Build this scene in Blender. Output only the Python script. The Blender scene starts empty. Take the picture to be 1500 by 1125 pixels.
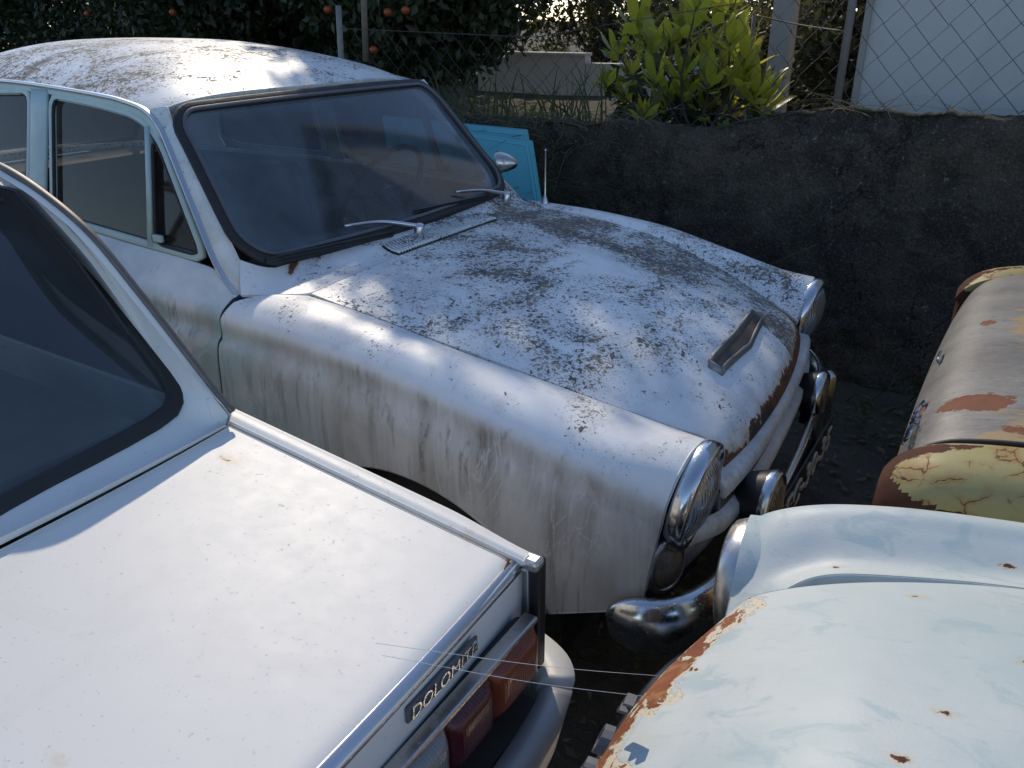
import bpy, bmesh, math, random
import numpy as np
from math import sin, cos, pi, radians, sqrt

random.seed(7); RNG = np.random.default_rng(7)
scene = bpy.context.scene
COL = scene.collection

# ------------------------------------------------------------------ camera
CAM = np.array([1.103, -2.004, 1.564]); YAW, PITCH, ROLL, FPX = 0.564, 0.427, -0.006, 1188.0
def cam_axes():
    f = np.array([-cos(PITCH)*sin(YAW), cos(PITCH)*cos(YAW), -sin(PITCH)])
    r = np.array([cos(YAW), sin(YAW), 0]); u = np.cross(r, f)
    r2 = cos(ROLL)*r + sin(ROLL)*u
    return r2, np.cross(r2, f), f
CR, CU, CF = cam_axes()
cd = bpy.data.cameras.new('camera'); cam = bpy.data.objects.new('camera', cd); COL.objects.link(cam)
from mathutils import Matrix, Vector
cam.matrix_world = Matrix(((CR[0], CU[0], -CF[0], CAM[0]), (CR[1], CU[1], -CF[1], CAM[1]), (CR[2], CU[2], -CF[2], CAM[2]), (0, 0, 0, 1)))
cd.sensor_width = 36; cd.lens = FPX/1500*36; cd.clip_start = 0.05; cd.clip_end = 400
scene.camera = cam
# pixel -> point on a plane n.p = d  (gives only the direction; the plane is the thing's own surface)
def ray(px, py): return CF + CR*(px-750)/FPX - CU*(py-562.5)/FPX
def onp(p, n, d):
    r = ray(*p); n = np.array(n, float); return CAM + r*((d-n@CAM)/(n@r))
def onx(p, X): return onp(p, (1, 0, 0), X)
def ony(p, Y): return onp(p, (0, 1, 0), Y)
def onz(p, Z): return onp(p, (0, 0, 1), Z)

# ------------------------------------------------------------------ sky, sun, exposure
SUN_AZ, SUN_EL = radians(43), radians(37)          # azimuth from +Y towards -X
sdir = Vector((-sin(SUN_AZ)*cos(SUN_EL), cos(SUN_AZ)*cos(SUN_EL), sin(SUN_EL)))
w = bpy.data.worlds.new('World'); scene.world = w; w.use_nodes = True
nt = w.node_tree; nt.nodes.clear()
sk = nt.nodes.new('ShaderNodeTexSky'); sk.sky_type = 'NISHITA'; sk.sun_disc = False
sk.sun_elevation = SUN_EL; sk.sun_rotation = -SUN_AZ; sk.air_density = 0.8; sk.dust_density = 0.15; sk.ozone_density = 1.0
bg = nt.nodes.new('ShaderNodeBackground'); bg.inputs['Strength'].default_value = 0.15
wo = nt.nodes.new('ShaderNodeOutputWorld')
nt.links.new(sk.outputs[0], bg.inputs[0]); nt.links.new(bg.outputs[0], wo.inputs[0])
sl = bpy.data.lights.new('sun', 'SUN'); sl.energy = 2.15; sl.angle = radians(0.6); sl.color = (1.0, 0.86, 0.66)
so = bpy.data.objects.new('sun', sl); COL.objects.link(so)
so.rotation_euler = sdir.to_track_quat('Z', 'Y').to_euler()
scene.view_settings.view_transform = 'Standard'; scene.view_settings.look = 'None'
scene.view_settings.exposure = 0.45; scene.view_settings.gamma = 1.0

# ------------------------------------------------------------------ node helper
class Mat:
    def __init__(s, name):
        s.m = bpy.data.materials.new(name); s.m.use_nodes = True
        s.nt = s.m.node_tree; s.nt.nodes.clear()
        s.out = s.nt.nodes.new('ShaderNodeOutputMaterial'); s._pos = None
    def n(s, t, ins=None, **kw):
        nd = s.nt.nodes.new(t)
        for k, v in kw.items(): setattr(nd, k, v)
        for k, v in (ins or {}).items():
            i = nd.inputs[k]
            if isinstance(v, bpy.types.NodeSocket): s.nt.links.new(v, i)
            elif v is not None:
                if hasattr(i, 'default_value'):
                    if i.type == 'RGBA' and len(v) == 3: v = (*v, 1)
                    i.default_value = v
        return nd
    @property
    def pos(s):
        if s._pos is None: s._pos = s.n('ShaderNodeNewGeometry')
        return s._pos.outputs['Position']
    @property
    def nrm(s):
        s.pos; return s._pos.outputs['Normal']
    def vec(s, scale=(1, 1, 1), loc=(0, 0, 0), rot=(0, 0, 0)):
        return s.n('ShaderNodeMapping', {0: s.pos, 'Location': loc, 'Rotation': rot, 'Scale': scale}).outputs[0]
    def noise(s, scale, detail=4, rough=.55, vec=None, dist=0):
        return s.n('ShaderNodeTexNoise', {'Vector': vec or s.pos, 'Scale': scale, 'Detail': detail, 'Roughness': rough, 'Distortion': dist}).outputs[0]
    def vor(s, scale, vec=None, feature='F1', out=0, rnd=1):
        return s.n('ShaderNodeTexVoronoi', {'Vector': vec or s.pos, 'Scale': scale, 'Randomness': rnd}, feature=feature).outputs[out]
    def math(s, op, a, b=None, c=None, clamp=False):
        ins = {0: a}
        if b is not None: ins[1] = b
        if c is not None: ins[2] = c
        return s.n('ShaderNodeMath', ins, operation=op, use_clamp=clamp).outputs[0]
    def mul(s, a, b): return s.math('MULTIPLY', a, b)
    def add(s, a, b): return s.math('ADD', a, b)
    def step(s, x, a, b):                      # smooth step a..b -> 0..1 (b may be < a)
        flip = b < a
        lo, hi = (b, a) if flip else (a, b)
        return s.n('ShaderNodeMapRange', {0: x, 1: lo, 2: hi, 3: 1. if flip else 0., 4: 0. if flip else 1.}, interpolation_type='SMOOTHSTEP').outputs[0]
    def mix(s, f, a, b):
        nd = s.nt.nodes.new('ShaderNodeMix'); nd.data_type = 'RGBA'
        for k, v in ((0, f), (6, a), (7, b)):
            if isinstance(v, bpy.types.NodeSocket): s.nt.links.new(v, nd.inputs[k])
            else: nd.inputs[k].default_value = (*v, 1) if k else v
        return nd.outputs[2]
    def att(s, name): return s.n('ShaderNodeAttribute', attribute_name=name).outputs['Fac']
    def sep(s, v=None):
        return s.n('ShaderNodeSeparateXYZ', {0: v or s.pos}).outputs
    def bump(s, h, strength=.3, dist=.002, nrm=None):
        return s.n('ShaderNodeBump', {'Height': h, 'Strength': strength, 'Distance': dist, 'Normal': nrm}).outputs[0]
    def bsdf(s, **kw):
        ins = {k.replace('_', ' '): v for k, v in kw.items()}
        b = s.n('ShaderNodeBsdfPrincipled', ins)
        s.nt.links.new(b.outputs[0], s.out.inputs[0]); return b
def simple(name, col, rough=.5, metal=0, var=.15, scale=30, bump=0, **kw):
    m = Mat(name); f = m.noise(scale, 5)
    c = m.mix(f, tuple(x*(1-var) for x in col), tuple(min(1, x*(1+var)) for x in col))
    r = m.add(m.mul(m.noise(scale*.6, 4), .25), rough-.12)
    ins = dict(Base_Color=c, Roughness=r, Metallic=metal, **kw)
    if bump: ins['Normal'] = m.bump(m.noise(scale*2, 5), bump, .003)
    m.bsdf(**ins); return m.m

# ------------------------------------------------------------------ object helpers
BASE = {}
def tag(o, label=None, cat=None, group=None, kind=None):
    if label: o['label'] = label
    if cat: o['category'] = cat
    if group: o['group'] = group
    if kind: o['kind'] = kind
    return o
def thing(name, loc, label, cat, group=None):
    o = bpy.data.objects.new(name, None); COL.objects.link(o); o.location = loc; o.empty_display_size = .1
    BASE[o.name] = np.array(loc, float); return tag(o, label, cat, group)
def mesh(name, V, F, mat, parent=None, smooth=True, attrs=None, kind=None):
    V = np.asarray(V, float).reshape(-1, 3)
    b = BASE[parent.name] if parent is not None else np.zeros(3)
    me = bpy.data.meshes.new(name); me.from_pydata((V-b).tolist(), [], [tuple(f) for f in F]); me.update()
    if smooth: me.polygons.foreach_set('use_smooth', [True]*len(me.polygons))
    for k, a in (attrs or {}).items():
        at = me.attributes.new(k, 'FLOAT', 'POINT'); at.data.foreach_set('value', np.asarray(a, np.float32).ravel())
    me.materials.append(mat)
    o = bpy.data.objects.new(name, me); COL.objects.link(o)
    if parent is not None: o.parent = parent
    BASE[o.name] = b
    if kind: o['kind'] = kind
    return o
def inst(src, name, M, parent):               # share mesh data; M = 4x4 in world
    o = bpy.data.objects.new(name, src); COL.objects.link(o); o.parent = parent
    M = M.copy(); M.translation = M.translation - Vector(BASE[parent.name]); o.matrix_basis = M
    BASE[o.name] = BASE[parent.name]; return o

def lerp(a, b, t): return a+(b-a)*t
def smooth01(x, a, b):
    t = np.clip((np.asarray(x, float)-a)/(b-a), 0, 1); return t*t*(3-2*t)
def pchip(xs, ys, x):
    xs = np.asarray(xs, float); ys = np.asarray(ys, float); x = np.asarray(x, float)
    if xs[0] > xs[-1]: xs = xs[::-1]; ys = ys[::-1]
    h = np.diff(xs); d = (np.diff(ys, axis=0).T/h).T
    m = np.zeros_like(ys); m[0] = d[0]; m[-1] = d[-1]
    for i in range(1, len(xs)-1):
        w1, w2 = 2*h[i]+h[i-1], h[i]+2*h[i-1]
        with np.errstate(divide='ignore', invalid='ignore'):
            hm = (w1+w2)/(w1/d[i-1]+w2/d[i])
        m[i] = np.where(d[i-1]*d[i] > 0, np.nan_to_num(hm), 0)
    i = np.clip(np.searchsorted(xs, x)-1, 0, len(xs)-2)
    t = np.clip((x-xs[i])/h[i], 0, 1); hh = h[i]
    if ys.ndim > 1: t = t[..., None]; hh = hh[..., None]
    return ys[i]*(1+2*t)*(1-t)**2+m[i]*hh*t*(1-t)**2+ys[i+1]*t*t*(3-2*t)+m[i+1]*hh*t*t*(t-1)
def catmull(P, per=8, closed=False):
    P = np.asarray(P, float); n = len(P); out = []
    segs = n if closed else n-1
    for i in range(segs):
        g = lambda k: P[k % n] if closed else P[min(max(k, 0), n-1)]
        p0, p1, p2, p3 = g(i-1), g(i), g(i+1), g(i+2)
        if not closed:
            if i == 0: p0 = 2*p1-p2
            if i == n-2: p3 = 2*p2-p1
        for t in np.arange(per)/per:
            out.append(.5*((2*p1)+(-p0+p2)*t+(2*p0-5*p1+4*p2-p3)*t*t+(-p0+3*p1-3*p2+p3)*t**3))
    if not closed: out.append(P[-1])
    return np.array(out)
def catmull_at(P, s):                          # P (K,D), s array in 0..K-1
    P = np.asarray(P, float); K = len(P); s = np.asarray(s, float)
    i = np.clip(np.floor(s).astype(int), 0, K-2); t = (s-i)[:, None]
    p1, p2 = P[i], P[i+1]
    p0 = np.where((i > 0)[:, None], P[np.maximum(i-1, 0)], 2*p1-p2)
    p3 = np.where((i < K-2)[:, None], P[np.minimum(i+2, K-1)], 2*p2-p1)
    return .5*((2*p1)+(-p0+p2)*t+(2*p0-5*p1+4*p2-p3)*t*t+(-p0+3*p1-3*p2+p3)*t**3)
def resample(P, n, closed=False):
    P = np.asarray(P, float)
    if closed: P = np.vstack([P, P[:1]])
    d = np.r_[0, np.cumsum(np.linalg.norm(np.diff(P, axis=0), axis=1))]
    t = np.linspace(0, d[-1], n+1 if closed else n)
    Q = np.stack([np.interp(t, d, P[:, k]) for k in range(P.shape[1])], 1)
    return Q[:-1] if closed else Q

def panel(name, P, mat, parent, ref, thick=.014, r=.0025, attrs=None, smooth=True):
    """sheet-metal panel: a surface grid with rolled edges and a turned-in flange; ref = a point on its inner side"""
    P = np.asarray(P, float); attrs = {k: np.broadcast_to(np.asarray(a, float), P.shape[:2]) for k, a in (attrs or {}).items()}
    for ax in (0, 1):                          # support loops 3 mm from the border keep the face flat up to its rolled edge
        P = np.moveaxis(P, ax, 0); at = {k: np.moveaxis(a, ax, 0) for k, a in attrs.items()}
        if len(P) > 3:
            f0 = min(.45, .003/max(1e-6, np.median(np.linalg.norm(P[1]-P[0], axis=1)))); f1 = min(.45, .003/max(1e-6, np.median(np.linalg.norm(P[-1]-P[-2], axis=1))))
            ins = lambda a: np.concatenate([a[:1], lerp(a[:1], a[1:2], f0), a[1:-1], lerp(a[-1:], a[-2:-1], f1), a[-1:]])
            P = ins(P); at = {k: ins(a) for k, a in at.items()}
        P = np.moveaxis(P, 0, ax); attrs = {k: np.moveaxis(a, 0, ax) for k, a in at.items()}
    nu, nv = P.shape[:2]
    N = np.cross(np.gradient(P, axis=0), np.gradient(P, axis=1))
    N /= np.linalg.norm(N, axis=2, keepdims=True)+1e-12
    flip = np.sum(N*(P-np.asarray(ref)), axis=2).mean() < 0
    if flip: N = -N
    V = [P.reshape(-1, 3)]; F = []
    idx = np.arange(nu*nv).reshape(nu, nv)
    for i in range(nu-1):
        for j in range(nv-1):
            q = (idx[i, j], idx[i+1, j], idx[i+1, j+1], idx[i, j+1])
            F.append(q[::-1] if flip else q)
    bi = [(0, j) for j in range(nv)]+[(i, nv-1) for i in range(1, nu)]+[(nu-1, j) for j in range(nv-2, -1, -1)]+[(i, 0) for i in range(nu-2, 0, -1)]
    inn = []
    for i, j in bi:
        a = P[i, j]; o_ = np.zeros(3)
        if i == 0: o_ += _n(a-P[1, j])
        if i == nu-1: o_ += _n(a-P[nu-2, j])
        if j == 0: o_ += _n(a-P[i, 1])
        if j == nv-1: o_ += _n(a-P[i, nv-2])
        inn.append(_n(o_))
    inn = np.array(inn); B = np.array([P[i, j] for i, j in bi]); NB = np.array([N[i, j] for i, j in bi])
    rings = [B+inn*r*.6-NB*r*.25, B+inn*r-NB*r, B+inn*r-NB*(r+thick*.5), B+inn*r-NB*(r+thick)]
    nb = len(bi); prev = [idx[i, j] for i, j in bi]; base = nu*nv
    for R in rings:
        cur = list(range(base, base+nb)); base += nb; V.append(R)
        for k in range(nb):
            l = (k+1) % nb
            q = (prev[k], prev[l], cur[l], cur[k])
            F.append(q[::-1] if not flip else q)
        prev = cur
    at = {}
    for k, a in (attrs or {}).items():
        a = np.broadcast_to(np.asarray(a, float), (nu, nv)); bb = np.array([a[i, j] for i, j in bi])
        at[k] = np.concatenate([a.ravel()]+[bb]*len(rings))
    return mesh(name, np.vstack(V), F, mat, parent, smooth, at)
def _n(v): return v/(np.linalg.norm(v)+1e-12)
def gridmesh(name, P, mat, parent, closed_u=False, closed_v=False, **kw):
    nu, nv = P.shape[:2]; F = []
    for i in range(nu if closed_u else nu-1):
        for j in range(nv if closed_v else nv-1):
            F.append((i*nv+j, ((i+1) % nu)*nv+j, ((i+1) % nu)*nv+(j+1) % nv, i*nv+(j+1) % nv))
    return mesh(name, P.reshape(-1, 3), F, mat, parent, **kw)
def sweep_geo(path, prof, up=(0, 0, 1), closed=False, cap=True, scale=None):
    """profile (k,2) swept along path; profile x = side (tangent x up), y = up'"""
    path = np.asarray(path, float); n = len(path); prof = np.asarray(prof, float); k = len(prof)
    if closed: T = np.roll(path, -1, 0)-np.roll(path, 1, 0)
    else: T = np.gradient(path, axis=0)
    T /= np.linalg.norm(T, axis=1, keepdims=True)+1e-12
    up = np.broadcast_to(np.asarray(up, float), (n, 3))
    S = np.cross(T, up); S /= np.linalg.norm(S, axis=1, keepdims=True)+1e-12
    U = np.cross(S, T)
    sc = np.ones(n) if scale is None else np.asarray(scale)
    V = (path[:, None, :]+(S[:, None, :]*prof[None, :, :1]+U[:, None, :]*prof[None, :, 1:])*sc[:, None, None]).reshape(-1, 3)
    F = []
    for i in range(n if closed else n-1):
        for j in range(k):
            F.append((i*k+j, i*k+(j+1) % k, ((i+1) % n)*k+(j+1) % k, ((i+1) % n)*k+j))
    if cap and not closed: F += [tuple(range(k))[::-1], tuple(range((n-1)*k, n*k))]
    return V, F
def circ(r, n=8, ry=None): a = np.arange(n)*2*pi/n; return np.stack([np.cos(a)*r, np.sin(a)*(ry or r)], 1)
def rrect(w, h, r, n=3):
    out = []
    for cx, cy, a0 in ((w/2-r, h/2-r, 0), (-w/2+r, h/2-r, pi/2), (-w/2+r, -h/2+r, pi), (w/2-r, -h/2+r, 1.5*pi)):
        for t in np.linspace(0, pi/2, n+1): out.append((cx+r*cos(a0+t), cy+r*sin(a0+t)))
    return np.array(out)
def tube(name, path, r, mat, parent, n=8, up=None, **kw):
    path = np.asarray(path, float)
    if up is None:
        d = np.abs(path[-1]-path[0]); up = np.eye(3)[int(np.argmin(d))]
    V, F = sweep_geo(path, circ(r, n), up, **{k: kw.pop(k) for k in ('closed', 'scale') if k in kw})
    return mesh(name, V, F, mat, parent, **kw)
def sweep(name, path, prof, mat, parent, up=(0, 0, 1), closed=False, scale=None, **kw):
    V, F = sweep_geo(path, prof, up, closed, True, scale); return mesh(name, V, F, mat, parent, **kw)
def box_geo(c, s, R=None, bev=.0):
    c = np.array(c, float); s = np.array(s, float)/2
    if bev <= 0:
        V = np.array([[x, y, z] for x in (-1, 1) for y in (-1, 1) for z in (-1, 1)], float)*s
        F = [(0, 1, 3, 2), (4, 6, 7, 5), (0, 4, 5, 1), (2, 3, 7, 6), (0, 2, 6, 4), (1, 5, 7, 3)]
    else:
        bm = bmesh.new(); bmesh.ops.create_cube(bm, size=2); bmesh.ops.scale(bm, vec=s.tolist(), verts=bm.verts)
        bmesh.ops.bevel(bm, geom=bm.edges[:], offset=bev, segments=2, affect='EDGES', profile=.5)
        bm.verts.index_update(); V = np.array([v.co[:] for v in bm.verts]); F = [tuple(v.index for v in f.verts) for f in bm.faces]; bm.free()
    if R is not None: V = V@np.asarray(R).T
    return V+c, F
def box(name, c, s, mat, parent=None, R=None, bev=.004, **kw):
    V, F = box_geo(c, s, R, bev); return mesh(name, V, F, mat, parent, smooth=False, **kw)
def rotz(a): return np.array([[cos(a), -sin(a), 0], [sin(a), cos(a), 0], [0, 0, 1]])
def roty(a): return np.array([[cos(a), 0, sin(a)], [0, 1, 0], [-sin(a), 0, cos(a)]])
def rotx(a): return np.array([[1, 0, 0], [0, cos(a), -sin(a)], [0, sin(a), cos(a)]])
def join(L):
    V = []; F = []; b = 0
    for v, f in L:
        V.append(v); F += [tuple(i+b for i in q) for q in f]; b += len(v)
    return np.vstack(V), F
def lathe_geo(prof, c, axis, n=32, ell=(1, 1)):
    """prof: list of (radius, height along axis)"""
    ax = _n(np.array(axis, float)); t = np.array([0, 0, 1.]) if abs(ax[2]) < .9 else np.array([1., 0, 0])
    s = _n(np.cross(t, ax)); u = np.cross(ax, s); a = np.arange(n)*2*pi/n
    V = []; F = []
    for r, h in prof: V.append(np.array(c)+ax*h+np.outer(np.cos(a)*r*ell[0], s)+np.outer(np.sin(a)*r*ell[1], u))
    for i in range(len(prof)-1):
        for j in range(n): F.append((i*n+j, i*n+(j+1) % n, (i+1)*n+(j+1) % n, (i+1)*n+j))
    return np.vstack(V), F
def lathe(name, prof, c, axis, mat, parent, n=32, ell=(1, 1), **kw):
    V, F = lathe_geo(prof, c, axis, n, ell); return mesh(name, V, F, mat, parent, **kw)
def text_geo(s, size, depth, shear=0):
    cu = bpy.data.curves.new('t', 'FONT'); cu.body = s; cu.size = size; cu.extrude = depth/2; cu.shear = shear; cu.resolution_u = 3
    ob = bpy.data.objects.new('t', cu); COL.objects.link(ob); bpy.context.view_layer.update()
    me = ob.to_mesh(); V = np.array([v.co[:] for v in me.vertices]); F = [tuple(p.vertices) for p in me.polygons]
    ob.to_mesh_clear(); bpy.data.objects.remove(ob); bpy.data.curves.remove(cu); return V, F
def edge_dist(P):
    """grid distance (m) of each vertex from the panel border along rows and columns"""
    du = np.linalg.norm(np.diff(P, axis=0), axis=2); dv = np.linalg.norm(np.diff(P, axis=1), axis=2)
    a = np.vstack([np.zeros((1, P.shape[1])), np.cumsum(du, 0)]); b = np.hstack([np.zeros((P.shape[0], 1)), np.cumsum(dv, 1)])
    return a, a[-1:]-a, b, b[:, -1:]-b

# ------------------------------------------------------------------ materials
RUST_D, RUST_M, RUST_L = (.045, .018, .010), (.16, .055, .020), (.34, .15, .055)
def rust_col(m):
    f = m.noise(38, 6, .65); g = m.noise(150, 4, .6)
    c = m.mix(m.step(f, .35, .65), RUST_D, RUST_M)
    return m.mix(m.mul(m.step(g, .45, .75), .8), c, RUST_L)

def make_cortina_paint():
    m = Mat('weathered_white_paint')
    up = m.math('MAXIMUM', m.sep(m.nrm)[2], 0.)
    n1 = m.noise(3.2, 5); n2 = m.noise(14, 6, .6)
    col = m.mix(m.step(n1, .35, .65), (.68, .69, .70), (.79, .80, .80))
    aq = m.att('aqua')                                    # where the old pale aqua paint still shows
    col = m.mix(m.mul(aq, m.step(m.noise(5, 5), .25, .55)), col, (.28, .43, .43))
    # chalky film with a brushed, wandering edge
    film = m.step(m.noise(7, 7, .62, m.vec((1, 1.6, 1)), 1.2), .46, .60)
    col = m.mix(m.mul(m.mul(film, up), .45), col, (.80, .82, .84))
    # grime on the sides, run down in streaks, with lime drips washed through it
    gr = m.att('grime')
    streak = m.noise(9, 6, .6, m.vec((1, 1, .16)), .5)
    gmask = m.math('MULTIPLY', gr, m.add(m.mul(m.step(streak, .38, .66), .62), .30), clamp=True)
    col = m.mix(gmask, col, m.mix(n2, (.22, .20, .17), (.34, .32, .29)))
    fst = m.noise(46, 5, .6, m.vec((1, 1, .07)), .4)
    col = m.mix(m.mul(m.mul(gr, m.step(fst, .50, .64)), m.mul(m.step(m.noise(4.5, 4), .42, .6), .65)), col, (.12, .112, .085))
    wash = m.mul(m.step(m.noise(7.5, 9, .70, m.vec((1, 1, .55)), 1.3), .515, .535), m.step(m.noise(2.4, 3), .40, .52))
    col = m.mix(m.mul(m.mul(wash, gr), .55), col, (.52, .52, .50))
    drip = m.noise(11, 5, .55, m.vec((1, 1, .38)), 2.2)
    band = m.mul(m.step(m.math('ABSOLUTE', m.add(drip, -.5)), .028, .006), m.step(m.noise(3.1, 3), .46, .6))
    col = m.mix(m.mul(m.mul(band, gr), .75), col, (.66, .66, .64))
    moss = m.mul(m.step(m.noise(17, 7, .68, m.vec((1, 1, .5))), .585, .70), m.att('moss'))
    col = m.mix(m.mul(moss, .8), col, (.085, .082, .06))
    # lichen and rot specks on everything that faces up
    dens = m.add(m.mul(m.add(m.noise(5.2, 5, .62, m.vec((1, .8, 1)), .8), -.5), .62), m.add(m.mul(m.att('lich'), .31), .065))
    v1 = m.noise(84, 3, .5, m.vec((1, .72, 1)), .6); v2 = m.noise(160, 3, .55); v3 = m.noise(46, 5, .62)
    th = m.math('SUBTRACT', .885, dens)
    s1 = m.step(m.math('SUBTRACT', v1, th), -.035, .015); s2 = m.step(m.math('SUBTRACT', v2, m.add(th, -.02)), -.03, .01)
    s3 = m.mul(m.step(m.math('SUBTRACT', v3, m.add(th, .02)), -.03, .02), .9)
    on = m.step(m.att('lich'), .02, .15)
    sp = m.mul(m.math('MAXIMUM', m.math('MAXIMUM', s1, m.mul(s2, .8)), s3), on)
    lc = m.mix(m.step(m.noise(23, 3), .42, .60), (.050, .050, .048), (.15, .105, .060))
    lc = m.mix(m.step(m.noise(31, 2), .64, .70), lc, (.36, .17, .05))
    haze_ = m.mul(m.mul(m.step(m.math('SUBTRACT', m.noise(21, 6, .65), th), -.22, -.06), on), .26)
    col = m.mix(haze_, col, (.36, .37, .37))
    col = m.mix(m.mul(sp, .93), col, lc)
    # rust eating in from edges and seams
    ra = m.att('rust')
    rn = m.add(m.mul(m.noise(19, 7, .68), .8), m.mul(m.noise(70, 4), .2))
    rs = m.step(m.math('SUBTRACT', m.add(ra, rn), 1.0), -.02, .06)
    stain = m.step(m.math('SUBTRACT', m.add(ra, rn), 1.0), -.30, .05)
    col = m.mix(m.mul(m.mul(stain, m.step(ra, .05, .3)), .55), col, (.50, .33, .16))
    rs = m.mul(rs, m.step(ra, .05, .2))
    col = m.mix(rs, col, rust_col(m))
    hole = m.mul(m.step(m.math('SUBTRACT', m.add(m.att('hole'), m.noise(13, 6, .7)), 1.0), 0., .04), m.step(m.att('hole'), .05, .2))
    col = m.mix(hole, col, (.04, .032, .026))
    rough = m.math('ADD', m.add(m.mul(n2, .22), .30), m.math('MAXIMUM', m.mul(sp, .35), m.mul(rs, .4)), clamp=True)
    rough = m.math('ADD', rough, m.mul(gmask, .15), clamp=True)
    h = m.add(m.mul(sp, .6), m.add(m.mul(m.noise(260, 3), .25), m.mul(rs, m.noise(90, 4))))
    m.bsdf(Base_Color=col, Roughness=rough, Normal=m.bump(h, .5, .0022), Specular_IOR_Level=.5)
    return m.m
PAINT = make_cortina_paint()

def make_dolomite_paint():
    m = Mat('white_gloss_paint')
    n1 = m.noise(2.6, 5); n2 = m.noise(30, 6, .6)
    col = m.mix(n1, (.68, .675, .655), (.77, .765, .745))
    col = m.mix(m.mul(m.step(m.noise(6, 6, .65, None, .8), .5, .75), .35), col, (.58, .575, .55))
    dust = m.mul(m.step(m.noise(150, 3, .6), .64, .74), .55); col = m.mix(dust, col, (.42, .39, .33))
    spot = m.step(m.noise(13, 7, .72), .71, .80); col = m.mix(m.mul(spot, .45), col, (.45, .33, .18))
    scr = m.mul(m.step(m.math('ABSOLUTE', m.add(m.noise(4, 2, .5, m.vec((1, 5, 1), rot=(0, 0, .6)), 1.), -.5)), .0035, .001), m.step(m.noise(2.7, 2), .55, .62)); col = m.mix(m.mul(scr, .8), col, (.38, .36, .33))
    wm = m.step(m.vor(16, m.vec((1, 1, 1), (.3, .1, 0))), .40, .34); wm = m.mul(m.mul(wm, m.step(m.vor(16, m.vec((1, 1, 1), (.3, .1, 0))), .28, .36)), m.step(m.noise(3.3, 3), .5, .6)); col = m.mix(m.mul(wm, .0), col, (.45, .44, .41))
    ra = m.att('rust'); rn = m.add(m.mul(m.noise(26, 7, .68), .8), m.mul(m.noise(90, 4), .2))
    st = m.step(m.math('SUBTRACT', m.add(ra, rn), 1.0), -.25, .05)
    col = m.mix(m.mul(m.mul(st, m.step(ra, .05, .3)), .5), col, (.50, .34, .17))
    rs = m.mul(m.step(m.math('SUBTRACT', m.add(ra, rn), 1.0), 0., .06), m.step(ra, .05, .2))
    col = m.mix(rs, col, rust_col(m))
    gr = m.att('grime'); col = m.mix(m.mul(gr, m.add(m.mul(m.noise(9, 6, .6), .8), .15)), col, (.16, .15, .135))
    rough = m.math('ADD', m.add(m.mul(n2, .14), m.add(m.mul(m.noise(3.5, 5), .05), .40)), m.math('MAXIMUM', rs, m.mul(dust, .6)), clamp=True)
    m.bsdf(Base_Color=col, Roughness=rough, Normal=m.bump(m.mul(m.noise(220, 3), .2), .15, .001), Specular_IOR_Level=.4)
    return m.m
DPAINT = make_dolomite_paint()

def make_pale_paint():
    m = Mat('chalky_pale_blue_paint')
    n1 = m.noise(2.3, 6, .6, None, .4)
    col = m.mix(m.step(n1, .34, .66), (.58, .615, .605), (.46, .54, .54))
    patch = m.mul(m.step(m.noise(11, 6, .66, m.vec((1, 1.8, 1), rot=(0, 0, .5)), .8), .52, .66), .6)
    col = m.mix(patch, col, (.33, .46, .48))
    rub = m.step(m.noise(26, 6, .66, m.vec((1, 4, 1), rot=(0, 0, .8))), .56, .70); col = m.mix(m.mul(rub, .40), col, (.42, .5, .5))
    # small rust pits with a run of stain behind each
    v = m.n('ShaderNodeTexVoronoi', {'Vector': m.vec((.62, 1, 1), (.13, .21, 0), (0, 0, .3)), 'Scale': 10.0, 'Randomness': 1.0}, voronoi_dimensions='2D'); dist = v.outputs['Distance']
    keep = m.step(m.sep(v.outputs['Color'])[0], .62, .65)
    d2 = m.add(dist, m.mul(m.add(m.noise(75, 6, .7), -.5), .26))
    d2 = m.math('DIVIDE', d2, m.add(m.math('POWER', m.sep(v.outputs['Color'])[1], 3.), .45)); pit = m.mul(m.step(d2, .080, .045), keep)
    halo = m.mul(m.mul(m.step(d2, .24, .04), keep), .45)
    col = m.mix(halo, col, (.56, .42, .24)); col = m.mix(pit, col, rust_col(m))
    # peeling front edge: stained cream undercoat, then flat red-brown rust, with flakes of paint left
    ra = m.att('rust')
    rn = m.add(m.mul(m.noise(15, 7, .66, None, .6), .75), m.mul(m.noise(60, 5, .6), .25))
    e = m.math('SUBTRACT', m.add(ra, m.mul(m.add(rn, -.5), 1.5)), .60)
    under = m.mul(m.step(e, -.13, -.09), m.step(ra, .05, .2)); rs = m.mul(m.step(e, -.03, .0), m.step(ra, .05, .2))
    col = m.mix(under, col, m.mix(m.noise(45, 5), (.62, .50, .32), (.70, .66, .55)))
    rc = m.mix(m.step(m.noise(12, 6, .6), .35, .65), (.20, .062, .028), (.30, .105, .045))
    rc = m.mix(m.mul(m.step(m.noise(130, 4), .5, .7), .5), rc, (.11, .035, .018)); rc = m.mix(m.mul(m.step(m.noise(20, 7, .7), .5, .66), .7), rc, (.42, .22, .09))
    flake = m.step(m.noise(22, 7, .72, m.vec((1, .6, 1))), .565, .585)
    rs2 = m.mul(rs, m.math('SUBTRACT', 1.0, m.mul(flake, .95)))
    col = m.mix(rs2, col, rc)
    rough = m.math('ADD', m.add(m.mul(m.noise(20, 5), .2), .27), m.math('MAXIMUM', m.mul(rs2, .4), m.mul(pit, .4)), clamp=True)
    h = m.add(m.mul(rs2, -1.0), m.add(m.mul(under, -.3), m.mul(m.noise(240, 3), .12)))
    m.bsdf(Base_Color=col, Roughness=m.math('ADD', rough, .14, clamp=True), Normal=m.bump(h, .8, .003), Specular_IOR_Level=.35)
    return m.m
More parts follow.
